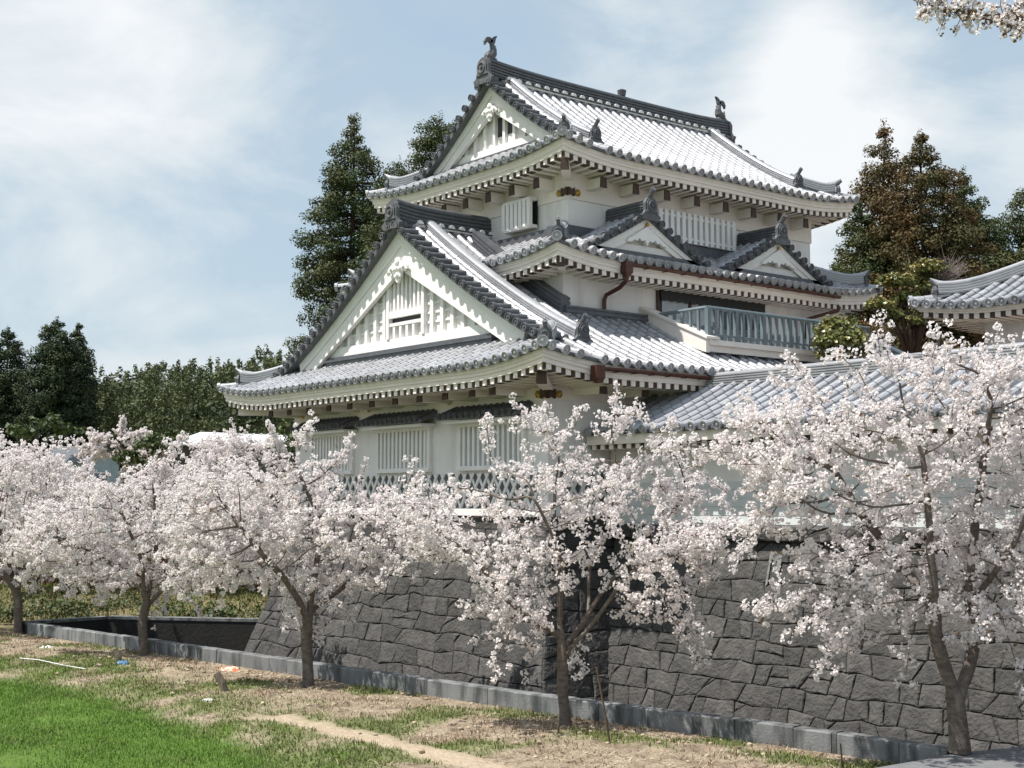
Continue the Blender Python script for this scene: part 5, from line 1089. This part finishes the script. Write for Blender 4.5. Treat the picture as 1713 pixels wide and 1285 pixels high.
F_ = frame(p0, RGT * .96 + FWD * -.1); mb = MB(); mb.prism([F_(-2.6, 0, 0), F_(2.5, 0, 0), F_(2.5, 0, 6.2), F_(-2.6, 0, 6.35)], F_(0, 4, 0) - F_(0, 0, 0)); mb.build('wall', mat('shed_wall', (.10, .10, .10), .8), h)
mb = MB(); mb.hexa([F_(-2.9, -.5, 6.42), F_(2.6, -.5, 6.32), F_(2.6, 4.4, 7.0), F_(-2.9, 4.4, 7.25), F_(-2.9, -.5, 6.5), F_(2.6, -.5, 6.4), F_(2.6, 4.4, 7.08), F_(-2.9, 4.4, 7.33)]); ro = mb.build('roof', M['metalroof'], h)
mb = MB()
for i in range(14): x = -2.8 + i * .41; mb.prism([F_(x, -.5, 6.5 - .1 * (x + 2.9) / 5.5), F_(x + .04, -.5, 6.5 - .1 * (x + 2.9) / 5.5), F_(x + .04, -.5, 6.55 - .1 * (x + 2.9) / 5.5), F_(x, -.5, 6.55 - .1 * (x + 2.9) / 5.5)], F_(0, 4.9, .75) - F_(0, 0, 0))
mb.build('roof_seams', M['metalroof'], ro)
# ------------------------------------------------------------------ small things on the bank
def stick(name, x0, y0, x1, y1, r, m, label, cat, dz=0.):
    b = atZ(x1, y1, .0); D = (b - CAM) @ FWD; t = atD(x0, y0, D); mb = MB(); md = (b + t) / 2; mb.tube([b - UPV * .12, b, md + RGT * r * .4, t, t + (t - b) * .002], [r * 1.1, r * 1.05, r, r * .92, r * .7], 9); o = mb.build(name, m); return tag(o, label, cat)
stick('wooden_stake', 191, 1087, 200, 1112, .075, M['stake'], 'leaning weathered stake stump beside the second cherry trunk', 'stake')['group'] = 'wooden stakes'
stick('wooden_stake', 362, 1126, 376, 1158, .075, M['stake'], 'leaning weathered stake stump nearest the orange litter', 'stake')['group'] = 'wooden stakes'
stick('bamboo_cane', 998, 1117, 1021, 1250, .017, M['pole'], 'thin brown bamboo cane leaning right of the middle cherry trunk', 'cane')
stick('thin_stick', 1406, 1244, 1409, 1292, .012, M['pole'], 'short thin stick standing in the bank near the pavement', 'stick')
a = atZ(33, 1101, .06); b = atZ(143, 1119, .05); mb = MB(); mb.tube([a, a + (b - a) * .3 + UPV * .03, a + (b - a) * .7, b], [.009, .010, .010, .009], 8); tag(mb.build('white_pipe', M['white']), 'long thin white pipe lying on the grass at left', 'pipe')
def rag(name, x, y, z, sx, sy, sz, m, label, cat, seed):
    rg = np.random.default_rng(seed); c = atZ(x, y, z); n = 9; G = np.zeros((n, n, 3))
    for i in range(n):
        for j in range(n):
            u, v = i / (n - 1) * 2 - 1, j / (n - 1) * 2 - 1; hgt = max(0, 1 - (abs(u) ** 2.2 + abs(v) ** 2.2)) ** .5; G[i, j] = c + RGT * u * sx * (1 + .15 * rg.normal()) + FWD * v * sy * (1 + .15 * rg.normal()) + UPV * (hgt * sz * rg.uniform(.55, 1.2))
    mb = MB(); mb.grid(G[:, ::-1]); return tag(mb.build(name, m), label, cat)
rag('plastic_bag', 205, 1117, .0, .14, .16, .17, M['blue'], 'crumpled blue plastic litter at the foot of the stake stump', 'litter', 1)
rag('plastic_bag', 78, 1090, .0, .20, .2, .14, M['white'], 'crumpled pale plastic litter near the leftmost trunk', 'litter', 2)
rag('plastic_sheet', 383, 1123, .0, .26, .2, .09, M['orange'], 'orange and white plastic scrap on the bare bank', 'litter', 3)
rag('paper_scrap', 349, 1174, -.05, .14, .1, .06, M['white'], 'small white scrap on the edge of the grass', 'litter', 4)
# scattered stones and clods
rg = np.random.default_rng(5); mb = MB()
for i in range(380):
    x = rg.uniform(-20, 10); y = float(kerbY(x)) - abs(rg.normal(0, 1.6)) - .1; z, g, s_ = terr(x, y); r = rg.uniform(.015, .05)
    if g > .6: continue
    a = rg.uniform(0, 6.28, 3); P = np.array([[math.cos(t) * math.sin(f) * r * rg.uniform(.8, 1.3), math.sin(t) * math.sin(f) * r * rg.uniform(.8, 1.3), math.cos(f) * r * .7] for f in (.3, 1.2, 1.9, 2.8) for t in np.arange(6) * 1.047]).reshape(4, 6, 3) + np.array([x, y, z + r * .3])
    n0 = mb.n; mb.grid(P, cv=True); mb.f.append(np.array([[5, 4, 3, 2, 1, 0]]) + n0)
o = mb.build('clods', M['straw']); tag(o, 'pale clods and pebbles scattered over the bank', 'pebbles', kind='stuff')
bpy.context.view_layer.update()
